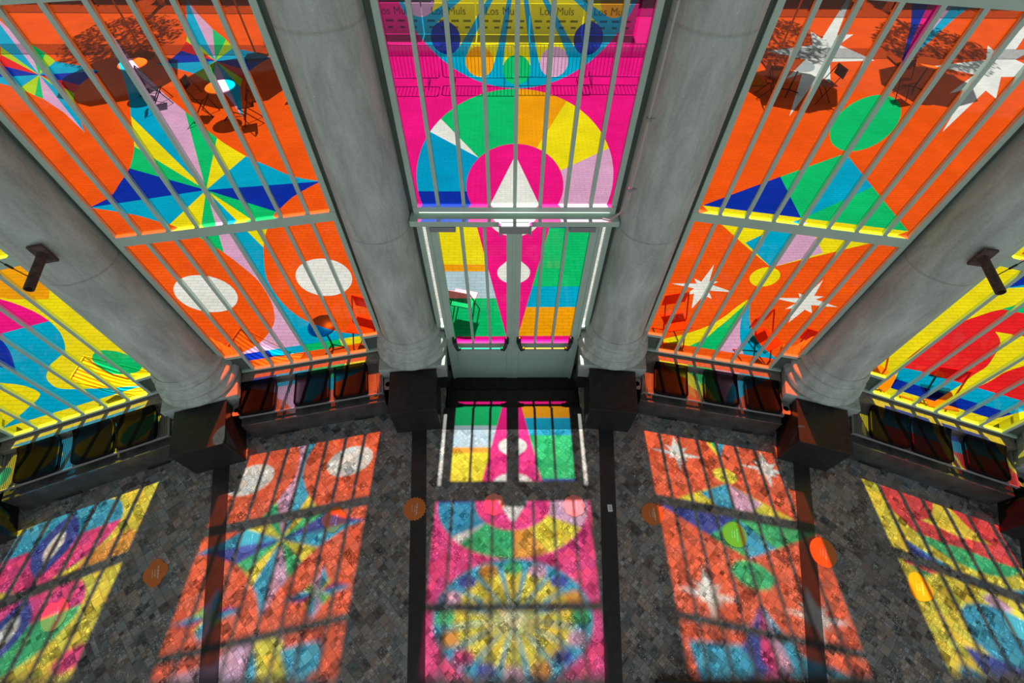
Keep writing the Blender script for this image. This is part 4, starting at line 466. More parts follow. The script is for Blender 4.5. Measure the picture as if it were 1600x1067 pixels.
  ('red', [(-0.1,1.15),(-0.104,1.184),(-0.11,1.234),(-0.116,1.289),(-0.12,1.34),(-0.12,1.386),(-0.118,1.431),(-0.116,1.475),(-0.12,1.52),(-0.131,1.566),(-0.146,1.612),(-0.164,1.657),(-0.18,1.7),(-0.195,1.741),(-0.209,1.781),(-0.224,1.817),(-0.24,1.85),(-0.256,1.877),(-0.273,1.899),(-0.29,1.92),(-0.31,1.94),(-0.335,1.963),(-0.364,1.986),(-0.391,2.006),(-0.41,2.02),(-0.41,2.02),(-0.341,2.03),(-0.244,2.045),(-0.16,2.06),(-0.1,2.075),(-0.052,2.09),(-0.02,2.1),(-0.02,2.3),(-0.052,2.313),(-0.098,2.331),(-0.15,2.349),(-0.2,2.36),(-0.247,2.361),(-0.296,2.356),(-0.344,2.348),(-0.39,2.34),(-0.436,2.336),(-0.481,2.333),(-0.523,2.326),(-0.56,2.31),(-0.59,2.282),(-0.616,2.246),(-0.638,2.204),(-0.66,2.16),(-0.683,2.117),(-0.704,2.074),(-0.724,2.023),(-0.74,1.96),(-0.752,1.877),(-0.76,1.78),(-0.766,1.68),(-0.77,1.59),(-0.773,1.511),(-0.774,1.438),(-0.773,1.37),(-0.77,1.31),(-0.764,1.256),(-0.755,1.207),(-0.746,1.168),(-0.74,1.14)]),
  ('green', [(-0.57,2.31),(-0.48,2.46),(-0.3,2.6),(-0.02,2.66),(-0.02,2.3),(-0.3,2.33)]),
  ('cyan', [(-0.74,1.14),(-0.54,1.17),(-0.1,1.17),(-0.1,0.92),(-0.66,0.92)]),
  ('blue', [(-0.66,0.92),(-0.1,0.92),(-0.1,0.735),(-0.6,0.735)]),
  ('blue', [(-0.74,2.54),(-0.74,2.78),(-0.45,2.78)]),
  ('cyan', [(-0.74,2.54),(-0.6,2.66),(-0.45,2.78),(-0.3,2.78)]),
  ('red', [(-0.89,2.93),(-0.89,3),(-0.6,3.02),(-0.5,2.93)]),
  ('green', [(-0.89,3),(-0.7,3.1),(-0.6,3.02)]),
  ('red', [(0.04,1.15),(0.044,1.184),(0.05,1.234),(0.056,1.289),(0.06,1.34),(0.06,1.386),(0.058,1.431),(0.056,1.475),(0.06,1.52),(0.071,1.566),(0.086,1.612),(0.104,1.657),(0.12,1.7),(0.135,1.741),(0.149,1.781),(0.164,1.817),(0.18,1.85),(0.196,1.877),(0.213,1.899),(0.23,1.92),(0.25,1.94),(0.275,1.963),(0.304,1.986),(0.331,2.006),(0.35,2.02),(0.35,2.02),(0.281,2.03),(0.184,2.045),(0.1,2.06),(0.04,2.075),(-0.008,2.09),(-0.04,2.1),(-0.04,2.3),(-0.008,2.313),(0.038,2.331),(0.09,2.349),(0.14,2.36),(0.187,2.361),(0.236,2.356),(0.284,2.348),(0.33,2.34),(0.376,2.336),(0.421,2.333),(0.463,2.326),(0.5,2.31),(0.53,2.282),(0.556,2.246),(0.578,2.204),(0.6,2.16),(0.623,2.117),(0.644,2.074),(0.664,2.023),(0.68,1.96),(0.692,1.877),(0.7,1.78),(0.706,1.68),(0.71,1.59),(0.713,1.511),(0.714,1.438),(0.713,1.37),(0.71,1.31),(0.704,1.256),(0.695,1.207),(0.686,1.168),(0.68,1.14)]),
  ('green', [(0.51,2.31),(0.42,2.46),(0.24,2.6),(-0.04,2.66),(-0.04,2.3),(0.24,2.33)]),
  ('cyan', [(0.68,1.14),(0.48,1.17),(0.04,1.17),(0.04,0.92),(0.6,0.92)]),
  ('blue', [(0.6,0.92),(0.04,0.92),(0.04,0.735),(0.54,0.735)]),
  ('blue', [(0.68,2.54),(0.68,2.78),(0.39,2.78)]),
  ('cyan', [(0.68,2.54),(0.54,2.66),(0.39,2.78),(0.24,2.78)]),
  ('red', [(0.83,2.93),(0.83,3),(0.54,3.02),(0.44,2.93)]),
  ('green', [(0.83,3),(0.64,3.1),(0.54,3.02)]),
  ('pink', [(0,2.95),(0.15,3.12),(0,3.3),(-0.15,3.12)]),
  ('cyan', [(0.47,3.7),(0.464,3.778),(0.446,3.855),(0.416,3.927),(0.375,3.994),(0.324,4.054),(0.264,4.105),(0.197,4.146),(0.125,4.176),(0.048,4.194),(-0.03,4.2),(-0.108,4.194),(-0.185,4.176),(-0.257,4.146),(-0.324,4.105),(-0.384,4.054),(-0.435,3.994),(-0.476,3.927),(-0.506,3.855),(-0.524,3.778),(-0.53,3.7),(-0.524,3.622),(-0.506,3.545),(-0.476,3.473),(-0.435,3.406),(-0.384,3.346),(-0.324,3.295),(-0.257,3.254),(-0.185,3.224),(-0.108,3.206),(-0.03,3.2),(0.048,3.206),(0.125,3.224),(0.197,3.254),(0.264,3.295),(0.324,3.346),(0.375,3.406),(0.416,3.473),(0.446,3.545),(0.464,3.622)]),
  ('blue', [(0.59,4.05),(0.585,4.131),(0.569,4.21),(0.543,4.287),(0.507,4.36),(0.462,4.427),(0.408,4.488),(0.347,4.542),(0.28,4.587),(0.207,4.623),(0.13,4.649),(0.051,4.665),(-0.03,4.67),(-0.111,4.665),(-0.19,4.649),(-0.267,4.623),(-0.34,4.587),(-0.407,4.542),(-0.468,4.488),(-0.522,4.427),(-0.567,4.36),(-0.603,4.287),(-0.629,4.21),(-0.645,4.131),(-0.65,4.05)]),
  ('magenta', [(0.47,4.5),(0.466,4.565),(0.453,4.629),(0.432,4.691),(0.403,4.75),(0.367,4.804),(0.324,4.854),(0.274,4.897),(0.22,4.933),(0.161,4.962),(0.099,4.983),(0.035,4.996),(-0.03,5),(-0.095,4.996),(-0.159,4.983),(-0.221,4.962),(-0.28,4.933),(-0.334,4.897),(-0.384,4.854),(-0.427,4.804),(-0.463,4.75),(-0.492,4.691),(-0.513,4.629),(-0.526,4.565),(-0.53,4.5)]),
  ('cyan', [(-0.56,4.5),(-0.567,4.543),(-0.587,4.582),(-0.618,4.613),(-0.657,4.633),(-0.7,4.64),(-0.743,4.633),(-0.782,4.613),(-0.813,4.582),(-0.833,4.543),(-0.84,4.5),(-0.833,4.457),(-0.813,4.418),(-0.782,4.387),(-0.743,4.367),(-0.7,4.36),(-0.657,4.367),(-0.618,4.387),(-0.587,4.418),(-0.567,4.457)]),
  ('cyan', [(0.78,4.5),(0.773,4.543),(0.753,4.582),(0.722,4.613),(0.683,4.633),(0.64,4.64),(0.597,4.633),(0.558,4.613),(0.527,4.582),(0.507,4.543),(0.5,4.5),(0.507,4.457),(0.527,4.418),(0.558,4.387),(0.597,4.367),(0.64,4.36),(0.683,4.367),(0.722,4.387),(0.753,4.418),(0.773,4.457)]),
 ]),
}


def art_mesh(name, key, rects, parent, n=0.0):
    """flat sheet of glass cut into one face set per colour; rects = visible openings (t0, t1, z0, z1)"""
    bg, shapes = ART[key]; verts = []; edges = []
    def loop(P):
        o = len(verts); verts.extend(Vector(p) for p in P); edges.extend((o+i, o+(i+1) % len(P)) for i in range(len(P)))
    clip = (min(r[0] for r in rects)-.02, max(r[1] for r in rects)+.02, min(r[2] for r in rects)-.02, max(r[3] for r in rects)+.02)
    use = []
    for c, P in shapes:
        if max(p[0] for p in P) < clip[0] or min(p[0] for p in P) > clip[1] or max(p[1] for p in P) < clip[2] or min(p[1] for p in P) > clip[3]: continue
        use.append((c, P)); loop(P)
    for a, b, c, d in rects: loop([(a, c), (b, c), (b, d), (a, d)])
    V, E, F, _, _, _ = delaunay_2d_cdt(verts, edges, [], 0, 1e-5)
    def inside(P, x, y):
        r = False; j = len(P)-1
        for i in range(len(P)):
            xi, yi = P[i]; xj, yj = P[j]
            if (yi > y) != (yj > y) and x < (xj-xi)*(y-yi)/(yj-yi)+xi: r = not r
            j = i
        return r
    names = []; mb = MB(); mb.v = [(p[0], n, p[1]) for p in V]
    for f in F:
        cx = sum(V[i][0] for i in f)/len(f); cy = sum(V[i][1] for i in f)/len(f)
        if not any(a < cx < b and c < cy < d for a, b, c, d in rects): continue
        col = bg
        for c_, P in use:
            if inside(P, cx, cy): col = c_
        if col not in names: names.append(col)
        mb.f.append(tuple(f)); mb.mi.append(names.index(col)); mb.sm.append(False)
    return mb.build(name, [glass(c) for c in names], parent)

# ---------------------------------------------------------------- the shell
GZ = -.40
fl = MB()
def corner(h, extra=.03):
    a = h*BETA; q = (RAD+extra)/math.cos(BETA/2); return (-q*math.sin(a), -RAD+q*math.cos(a), 0)
lefts = [corner(h) for h in (.5, 1.5, 2.5, 3.5, 4.5, 5.5)]; rights = [(-x, y, z) for x, y, z in lefts]
fl.add([(-16, -8, 0), (16, -8, 0)]+[rights[-1]]+rights[::-1][1:]+[(.93, .06, 0), (.93, -.73, 0), (-.93, -.73, 0), (-.93, .06, 0)]+lefts, [tuple(range(2+6+4+6))])
struct(fl.build('floor', M_FLOOR))
w = MB().box(-.93, .93, -.36, .06, -.45, -.345).box(-.93, .93, -.73, -.36, -.45, -.17)
w.box(-.93, .93, -.745, -.73, -.45, -.001); w.box(-.95, -.93, -.73, .05, -.45, 0).box(.93, .95, -.73, .05, -.45, 0)
struct(w.build('trim_1', M_GRANITE), 'black granite steps down to the glazed doors')
struct(MB().box(-.97, .97, -1.06, -.725, -.03, .003, bev=.002).build('trim_2', M_GRANITE), 'polished black threshold slab before the doors')
ti = 3
for h in (-2.5, -1.5, -.5, .5, 1.5, 2.5):
    a = h*BETA; M = bay_matrix(h)
    pts = [(-.098, -1.0), (.098, -1.0), (.086, -5.2), (-.086, -5.2)]
    m_ = MB().prism(pts, -.02, .004).build('trim_%d' % ti, M_STRIP, mw=M); struct(m_, 'dark stone band in the mosaic floor'); ti += 1
g = MB().add([(-60, -60, GZ), (60, -60, GZ), (60, 60, GZ), (-60, 60, GZ)], [(0, 1, 2, 3)])
struct(g.build('floor_outside', M_PAVE), 'pale brick paving of the sunny terrace outside')
struct(MB().box(-60, 60, 11.4, 12.1, GZ, GZ+.012).build('trim_20', M_ASPH), 'dark drain strip across the terrace')
struct(MB().box(-60, 60, 14.6, 30, GZ, GZ+.015).build('trim_21', M_ASPH), 'dark asphalt road beyond the terrace')
HT = 8.6
for k in range(-6, 7):
    M = bay_matrix(k); w = MB()
    nm = 'wall_front_%d' % (k+7)
    if abs(k) <= 2:
        for s in (-1, 1): w.box(s*1.0, s*1.385, 0, .03, -.42, HT)
        w.box(-1.0, 1.0, 0, .03, 6.45, HT)
        if k: w.box(-1.0, 1.0, .0, .012, -.42, .565)
    else: w.box(-1.39, 1.39, 0, .03, -.42, HT)
    struct(w.build(nm, M_JAMB, mw=M))
struct(MB().box(-17, 17, -5.6, 2.0, HT, HT+.2).build('ceiling', M_CEIL))
for s, nm in ((-1, 'wall_left'), (1, 'wall_right')): struct(MB().box(s*13.9, s*14.1, -8.5, -6.5, -.4, HT).build(nm, M_WALL))

# ---------------------------------------------------------------- windows
MT = [-.75, -.5, -.25, 0, .25, .5, .75]
def window(num, k, key, label):
    root = struct(empty('window_%d' % num, bay_matrix(k)), label)
    f = MB(); G = .965
    f.box(-1.005, -.955, -.035, .014, .86, 6.45).box(.955, 1.005, -.035, .014, .86, 6.45) if k else f.box(-1.005, -.955, -.035, .014, .93, 6.45).box(.955, 1.005, -.035, .014, .93, 6.45)
    f.box(-1.0, 1.0, -.035, .014, 4.665, 4.735).box(-1.0, 1.0, -.035, .014, 6.38, 6.45)
    if k:
        f.box(-1.0, 1.0, -.04, .014, 2.79, 2.895)
    else:
        f.box(-1.0, 1.0, -.045, .014, 2.835, 2.895)
        f.box(-1.04, 1.04, -.15, .014, 2.735, 2.80, bev=.004)
    f.build('window_frame', M_FRAME, root)
    for t in MT:
        MB().box(t-.0175, t+.0175, -.034, .012, 2.89, 6.40).build('mullion', M_FRAME, root)
    art_mesh('coloured_glass', key, [(-.96, .96, 2.89, 4.67)], root)
    art_mesh('coloured_glass', key, [(-.96, .96, 4.73, 6.39)], root)
    if k:
        for t in MT: MB().box(t-.0175, t+.0175, -.034, .012, .56 if abs(t) < .8 else .86, 2.80).build('mullion', M_FRAME, root)
        art_mesh('coloured_glass', key, [(-.76, .76, .585, 2.80), (-.96, -.75, .91, 2.80), (.75, .96, .91, 2.80)], root)
        s = MB().box(-.90, .90, -.045, .014, .556, .588, bev=.004); s.box(-1.0, -.76, -.035, .014, .868, .912).box(.76, 1.0, -.035, .014, .868, .912)
        s.build('window_sill', M_FRAME, root)
        MB().box(-1.0, -.765, -.01, .012, .5, .87).box(.765, 1.0, -.01, .012, .5, .87).build('lower_panel', M_JAMB, root)
    else:
        art_mesh('coloured_glass', 'Cd', [(-.958, -.911, .955, 2.735), (.911, .958, .955, 2.735)], root)
        s = MB()
        for q in (-1, 1): s.box(q*.874, q*.912, -.04, .03, -.36, 2.735).box(q*.90, q*1.0, -.035, .014, .915, .957)
        s.build('door_frame', M_FRAME, root)
        MB().box(-1.0, -.905, -.01, .012, -.345, .92).box(.905, 1.0, -.01, .012, -.345, .92).build('lower_panel', M_JAMB, root)
    return root
window(1, 2, 'FL', 'far left window of yellow film with a cyan and magenta disc')
window(2, 1, 'L', 'orange film window left of the doors with a large faceted star')
window(3, 0, 'C', 'central pink film window above the doors with a rainbow ring and wheel')
window(4, -1, 'R', 'orange film window right of the doors with a green ball and a pyramid')
window(5, -2, 'FR', 'far right window of yellow film with red petals')

# ---------------------------------------------------------------- doors
def door(num, s, label):
    root = struct(empty('door_%d' % num, Matrix.Translation((s*.873, 0, -.345))), label)
    X = lambda t: s*t - s*.873            # bay t -> local x
    zo = .345
    def bx(mb, t0, t1, n0, n1, z0, z1, **kw): return mb.box(X(t0), X(t1), n0, n1, z0+zo, z1+zo, **kw)
    f = MB(); bx(f, .795, .877, -.03, .03, -.33, 2.73); bx(f, -.0004 if s < 0 else .0006, .082, -.03, .03, -.34, 2.735); bx(f, .08, .80, -.03, .03, 2.685, 2.73); bx(f, .08, .80, -.03, .03, .50, .59)
    if s < 0: bx(f, -.014, .014, -.038, -.0305, -.335, 2.73)
    f.build('door_leaf_frame', M_FRAME, root)
    p = MB(); bx(p, -.0004 if s < 0 else .0006, .876, -.022, .022, -.34, .51); bx(p, .09, .79, -.03, -.02, -.25, .44); p.build('door_panel', M_FRAME, root)
    for t in (.31, .55):
        m_ = MB(); bx(m_, t-.017, t+.017, -.03, .03, .58, 2.69); m_.build('mullion', M_FRAME, root)
    a = art_mesh('coloured_glass', 'Cd', [(.078, .80, .588, 2.69)] if s > 0 else [(-.80, -.078, .588, 2.69)], root)
    a.location = (-s*.873, 0, zo)
    b = MB(); bx(b, .12, .77, -.125, -.095, .545, .575, bev=.008); pb = b.build('push_bar', M_GREYMET, root)
    for t in (.085, .80):
        h = MB(); bx(h, t-.03, t+.03, -.075, -.02, .60, .74, bev=.015)
        e = .05 if t < .4 else -.05
        h.tube([(X(t), -.05, .66+zo), (X(t+e*.3), -.10, .60+zo), (X(t+e), -.115, .545+zo)], [.02, .024, .028], 10)
        bx(h, t+e-.035 if e > 0 else t+e-.035, t+e+.035, -.13, -.085, .535, .585, bev=.01); h.build('push_bar_bracket', M_BLACK, pb)
    c = MB(); bx(c, .60 if s < 0 else .56, .86 if s < 0 else .83, -.10, -.03, 2.62, 2.68, bev=.008); co = c.build('door_closer', M_GREYMET, root)
    ar = MB(); ar.tube([(X(.62), -.09, 2.70+zo), (X(.30), -.12, 2.715+zo)], .008, 8); ar.build('closer_arm', M_CHROME, co)
    return root
door(1, -1, 'left leaf of the glazed double doors'); door(2, 1, 'right leaf of the glazed double doors')
hb = MB().box(-.155, .165, -.22, -.152, 2.70, 2.80, bev=.01).box(-.155, -.135, -.23, -.15, 2.69, 2.82).box(.145, .165, -.23, -.15, 2.69, 2.82)
tag(hb.build('door_operator_box', M_GREYMET), 'grey metal lock housing above where the two door leaves meet', 'door hardware')

# ---------------------------------------------------------------- columns with their plinths, granite pedestals
def column_parts(root, pedestal=True):
    prof = [(.455, .62), (.478, .645), (.484, .675), (.476, .71), (.455, .735), (.425, .742), (.425, .757), (.44, .765), (.452, .785), (.452, .81), (.435, .832), (.402, .838), (.398, .852), (.372, .885), (.365, .905), (.368, .915), (.392, .92), (.408, .945), (.405, .972), (.385, .99), (.362, .995), (.362, 1.01), (.356, 1.06)]
    MB().lathe(prof, 72).build('column_base', M_CONC, root)
    rad = lambda z: .352 - .012*min(1, (z-1.05)/.25) - .060*max(0, z-1.3)/7.3
    zs = [(z, 0) for z in (1.05, 1.12, 1.2, 1.3, 1.45)]
    for g_ in (2.70, 4.50, 6.30): zs += [(g_-.25, 0), (g_-.03, 0), (g_-.004, 0), (g_-.003, .004), (g_+.001, .004), (g_+.002, 0), (g_+.03, 0), (g_+.25, 0)]
    sh = [(rad(z)-d_, z) for z, d_ in sorted(zs+[(HT, 0)])]
    MB().lathe(sh, 72).build('shaft', M_CONC, root)
    MB().box(-.45, .45, -.42, .40, .52, .622, bev=.01).box(-.43, .43, -.40, .36, .30, .52).build('plinth', M_PLINTH, root)
    MB().box(-.425, .425, -.395, .36, -.345, .31).build('plinth_cladding', M_GRANITE, root)
CL = {-2.5: 'concrete column at the far right edge behind the right yellow window', -1.5: 'round concrete column between the orange window and the far right yellow window, with a rusty stub pipe',
      -.5: 'round concrete column just right of the double doors, with a thin conduit beside it', .5: 'round concrete column just left of the double doors',
      1.5: 'round concrete column between the far left yellow window and the orange window', 2.5: 'concrete column at the far left edge beyond the yellow window'}
PLb = {-2.5: 'black granite pedestal cut by the right picture edge', -1.5: 'black granite pedestal before the column right of the pyramid window', -.5: 'black granite pedestal just right of the doors',
      .5: 'black granite pedestal just left of the doors', 1.5: 'black granite pedestal before the column left of the star window', 2.5: 'black granite pedestal cut by the left picture edge'}
for h in (2.5, 1.5, .5, -.5, -1.5, -2.5):
    M = bay_matrix(h, 13.88)
    r = tag(empty('concrete_column', M), CL[h], 'column', 'round concrete columns between the windows'); column_parts(r)
    p = tag(empty('granite_pedestal', M @ Matrix.Translation((0, -.74, 0))), PLb[h], 'pedestal', 'granite pedestals before the columns')
    MB().box(-.30, .30, -.30, .30, 0, .562, bev=.004).build('pedestal_body', M_GRANITE, p)
    MB().box(-.307, .307, -.307, .31, .56, .582, bev=.003).build('top_slab', M_GRANITE, p)

# conduit beside the right central column
c = empty('cable_conduit', Matrix.Translation((.965, -.40, 0)))
tag(c, 'thin grey vertical conduit clipped to the column right of the doors', 'pipe')
MB().tube([(-.005, -.06, 3.30), (0, -.06, 3.32), (0, -.06, HT)], .013, 10).build('tube', M_CHROME, c)
MB().tube([(0, -.06, 3.34), (-.01, .02, 3.1), (-.05, .15, 2.9), (-.10, .25, 2.84)], .010, 8).build('lower_bend', M_CHROME, c)
for z in (3.40, 4.0, 4.75): MB().tube([(0, -.06, z-.012), (0, -.06, z+.012)], .022, 12).box(0, .05, -.066, -.054, z-.008, z+.008).build('clamp', M_GREYMET, c)

def stub(x, y, z, dx, dy, label):
    d = Vector((dx, dy, -.02)).normalized(); M = Matrix.Translation((x, y, z)) @ d.to_track_quat('Z', 'X').to_matrix().to_4x4()
    r = tag(empty('rusty_stub_pipe', M), label, 'pipe', 'rusty stub pipes on the outer columns')
    MB().box(-.09, .09, -.055, .055, -.012, .012).build('wall_plate', M_RUST, r)
    t = MB().tube([(0, 0, 0), (0, 0, .40)], .034, 20, caps=False); t.tube([(0, 0, .40), (0, 0, .25)], .027, 20, caps=False)
    v = [(.034*math.cos(2*PI*i/20), .034*math.sin(2*PI*i/20), .40) for i in range(20)]+[(.027*math.cos(2*PI*i/20), .027*math.sin(2*PI*i/20), .40) for i in range(20)]
    t.add(v, [(i, (i+1) % 20, 20+(i+1) % 20, 20+i) for i in range(20)]); t.build('tube', M_RUST, r)
    return r
stub(-3.912, -.912, 3.09, .28, -.96, 'rusty pipe stub sticking out of the left outer column')
stub(3.948, -.925, 3.07, -.22, -.97, 'rusty pipe stub sticking out of the right outer column')
for s, lb in ((-1, 'thin dark wire hanging from the left rusty pipe stub'), (1, 'thin dark wire hanging from the right rusty pipe stub')):
    P = []
    a = Vector((s*3.83, -1.20, 3.125)); b = Vector((s*4.35, -1.02, 3.75))
    for i in range(13):
        u = i/12; q = a.lerp(b, u); q.z -= .10*math.sin(PI*u); P.append(q)
    wo = MB().tube([q-a for q in P], .004, 6); wo.tube([P[2]-a, P[3]-a], .009, 8)
    tag(wo.build('hanging_wire', M_BLACK, mw=Matrix.Translation(a)), lb, 'wire')

# ---------------------------------------------------------------- benches, seat pads, granite ledges
def perf_plate():
    mb = MB(); p = .0195; nx, ny = 92, 24; x0 = -nx*p/2; y0 = -.645; h = .0074
    v = []; f = []
    for j in range(ny):
        for i in range(nx):
            cx = x0+(i+.5)*p; cy = y0+(j+.5)*p; o = len(v); q = p/2
            v += [(cx-q, cy-q, 0), (cx+q, cy-q, 0), (cx+q, cy+q, 0), (cx-q, cy+q, 0), (cx-h, cy-h, 0), (cx+h, cy-h, 0), (cx+h, cy+h, 0), (cx-h, cy+h, 0)]
            f += [(o, o+1, o+5, o+4), (o+1, o+2, o+6, o+5), (o+2, o+3, o+7, o+6), (o+3, o, o+4, o+7)]
    mb.add(v, f); return mb
def make_bench(k, label):
    r = tag(empty('perforated_bench', bay_matrix(k) @ Matrix.Translation((0, 0, .455))), label, 'bench', 'perforated steel benches under the windows')
    perf_plate().build('seat_plate', M_PERF, r)
    MB().box(-.905, .905, -.660, -.642, -.03, .004, bev=.003).build('front_lip', M_PERF, r)
    for s in (-1, 1):
        MB().box(s*.888, s*.908, -.66, -.18, -.05, .004, bev=.004).build('side_lip', M_PERF, r)
        MB().box(s*.80-.02, s*.80+.02, -.60, -.25, -.075, -.012).build('support', M_BLACK, r)
        e = MB(); n = 20; v = []; cx, cy = s*.965, -.52
        for i in range(n):
            a = 2*PI*i/n; c_, s_ = math.cos(a), math.sin(a); q = max(abs(c_), abs(s_)); v.append((cx+c_/q*.05, cy+s_/q*.085, -.03)); 
        for i in range(n):
            a = 2*PI*i/n; v.append((cx+math.cos(a)*.034, cy+math.sin(a)*.038, -.03))
        e.add(v, [(i, (i+1) % n, n+(i+1) % n, n+i) for i in range(n)]); e.add([(a, b, -.036) for a, b, c_ in v], [(i, (i+1) % n, n+(i+1) % n, n+i) for i in range(n)])
        e.build('end_plate', M_GREYMET, r)
    return r
def seat_shell():
    mb = MB(); W, D = .445, .46; nx, ny = 14, 14; top = []
    def P(i, j, th):
        u = -1+2*i/nx; v = -1+2*j/ny
        # rounded rectangle mapping
        x = u*W/2; y = v*D/2; R = .05
        ax, ay = abs(x)-(W/2-R), abs(y)-(D/2-R)
        if ax > 0 and ay > 0:
            m = max(ax, ay); l = math.hypot(ax, ay); k = m/l; x = math.copysign(W/2-R+ax*k, x); y = math.copysign(D/2-R+ay*k, y)
        z = .018*abs(u)**3 + (.05*max(0, v-.45)**2/.3) - (.03*max(0, -v-.75)**2/.06)*.3
        return (x, y, z+th)
    v = [P(i, j, .034) for j in range(ny+1) for i in range(nx+1)]; b = [P(i, j, .004) for j in range(ny+1) for i in range(nx+1)]
    n1 = nx+1; f = [(j*n1+i, j*n1+i+1, (j+1)*n1+i+1, (j+1)*n1+i) for j in range(ny) for i in range(nx)]; N = len(v)
    f2 = [tuple(N+q for q in t) for t in f]
    rim = [i for i in range(n1)]+[j*n1+nx for j in range(1, ny+1)]+[ny*n1+i for i in range(nx-1, -1, -1)]+[j*n1 for j in range(ny-1, 0, -1)]
    side = [(rim[i], rim[(i+1) % len(rim)], N+rim[(i+1) % len(rim)], N+rim[i]) for i in range(len(rim))]
    return mb.add(v+b, f+f2+side, 0, True)
BN = {2: 'perforated steel bench under the far left yellow window', 1: 'perforated steel bench under the star window left of the doors', -1: 'perforated steel bench under the pyramid window right of the doors', -2: 'perforated steel bench under the far right yellow window'}
WN = {2: 'far left yellow window', 1: 'star window', -1: 'pyramid window', -2: 'far right yellow window'}
PADS = {2: (-.49, .09, .56), 1: (-.68, 0, .50), -1: (-.54, .11, .645), -2: (-.50, -.03, .56)}
ON = {0: 'left end', 1: 'middle', 2: 'right end'}
shell = None
for k in (2, 1, -1, -2):
    make_bench(k, BN[k]); M = bay_matrix(k)
    for i, t in enumerate(PADS[k]):
        loc = M @ Matrix.Translation((t, -.425, .4645))
        if shell is None:
            shell = seat_shell().build('seat_pad', M_SEAT); o = shell
        else: o = shell.copy(); COL.objects.link(o)
        o.matrix_world = loc
        tag(o, 'black seat pad at the %s of the bench under the %s' % (ON[i], WN[k]), 'seat', 'black seat pads on the benches')
    l = tag(empty('granite_ledge', M @ Matrix.Translation((0, -.45, 0))), 'dark granite ledge below the bench of the %s' % WN[k], 'ledge', 'granite ledges below the benches')
    MB().box(-.91, .91, -.29, .43, 0, .37, bev=.006).build('ledge_body', M_LEDGE, l)
    for t in (-.45, .55): MB().box(t-.13, t+.13, -.30, -.285, .0, .055, bev=.002).box(t-.12, t+.12, -.302, -.298, .015, .02).box(t-.12, t+.12, -.302, -.298, .032, .037).build('floor_vent', M_BLACK, l)
    s = MB().box(-.91, .91, -.172, .0, .38, .53, bev=.004).build('baseboard_%d' % (3-k if k < 0 else 3-k), M_STONE, mw=M); struct(s, 'stone shelf between the window sill and the bench')

# ---------------------------------------------------------------- floor stickers
def shape(kind, r):
    n = 96; P = []
    for i in range(n):
        a = 2*PI*i/n
        if kind == 'burst': q = r*(1 if (i//2) % 2 == 0 else .90)
        elif kind == 'flower': q = r*(.90+.10*abs(math.cos(4*a)))
        elif kind == 'clover': q = r*(.80+.20*abs(math.cos(2*a)))
        elif kind == 'heart': q = r*(1.0-.30*max(0, 1-abs(a-PI/2)/.55)*(1))
        elif kind == 'blob': q = r*(.93+.07*math.cos(3*a+.5))
        else: q = r
        P.append((q*math.cos(a), q*math.sin(a)))
    if kind == 'burst':
        P = []
        for i in range(44):
            a = 2*PI*i/44; q = r if i % 2 == 0 else r*.89; P.append((q*math.cos(a), q*math.sin(a)))
    return P
def sticker(x, y, kind, m, label, r=.145, rot=0., sx=1.):
    rt = tag(empty('floor_sticker', Matrix.Translation((x, y, .0045)) @ Matrix.Rotation(rot, 4, 'Z')), label, 'sticker', 'round printed stickers on the floor')
    MB().prism([(a*sx, b) for a, b in shape(kind, r)], 0, .0012).build('sticker_disc', m, rt)
    rnd = random.Random(int(x*100)); h = .002
    for xx, ln, wd, big in ((.028, .135, .016, 1), (-.004 if kind != 'burst' else .004, .075, .009, 0), (-.032, .085, .006, 0)):
        yy = ln/2; t = MB()
        while yy > -ln/2:
            st = wd*(.55 if rnd.random() < .5 else .8); q = yy-st
            u = rnd.random()
            if u < .3: t.box(xx-wd/2, xx+wd/2, q, yy, .0012, h)
            elif u < .65:
                t.box(xx-wd/2, xx+wd/2, yy-st*.3, yy, .0012, h); t.box(xx-wd/2, xx-wd/2+wd*.3, q, yy, .0012, h)
            else:
                t.box(xx-wd/2, xx-wd/2+wd*.28, q, yy, .0012, h); t.box(xx+wd/2-wd*.28, xx+wd/2, q, yy, .0012, h); t.box(xx-wd/2, xx+wd/2, yy-st*.35, yy, .0012, h)
            yy -= st+wd*.22
        t.build('printed_line', M_PRINT, rt)
    return rt
for a in [(-4.06, -2.805, 'clover', M_STICK, 'brown orange rounded sticker on the dark floor left of the orange light', .155, .35, .85),
          (-4.96, -3.205, 'heart', M_STICK2, 'red heart shaped sticker in the pink light at far left', .16, .35, .8),
          (-3.113, -2.47, 'blob', M_STICK4, 'sticker tinted teal grey by painted cyan light at the left tip of the projected star', .14, .2, 1),
          (-2.174, -2.236, 'clover', M_STICK, 'orange clover sticker near the right tip of the projected star', .15, 0, 1),
          (-1.215, -2.112, 'burst', M_STICK, 'orange starburst sticker on the dark band left of the centre', .145, 0, 1),
          (-.241, -2.063, 'flower', M_STICK2, 'coral flower shaped sticker left of the white triangle of light', .135, 0, 1),
          (.748, -2.083, 'flower', M_STICK2, 'pale coral flower sticker in the lilac light right of centre', .135, 0, 1),
          (1.697, -2.188, 'burst', M_STICK, 'orange starburst sticker at the left edge of the right orange light', .14, 0, 1),
          (2.642, -2.43, 'round', M_STICK3, 'olive amber round sticker in the blue triangle of light', .145, -.2, 1),
          (3.622, -2.633, 'round', M_STICK, 'bright orange oval sticker on the right outer dark band', .165, -.35, .9),
          (4.566, -3.005, 'blob', M_STICK3, 'amber sticker in the yellow light at the right', .16, -.35, .85),
          (5.445, -3.36, 'round', M_STICK4, 'sticker tinted teal by painted cyan light at the right picture edge', .15, -.35, .9)]:
    sticker(*a[:5], r=a[5], rot=a[6], sx=a[7])
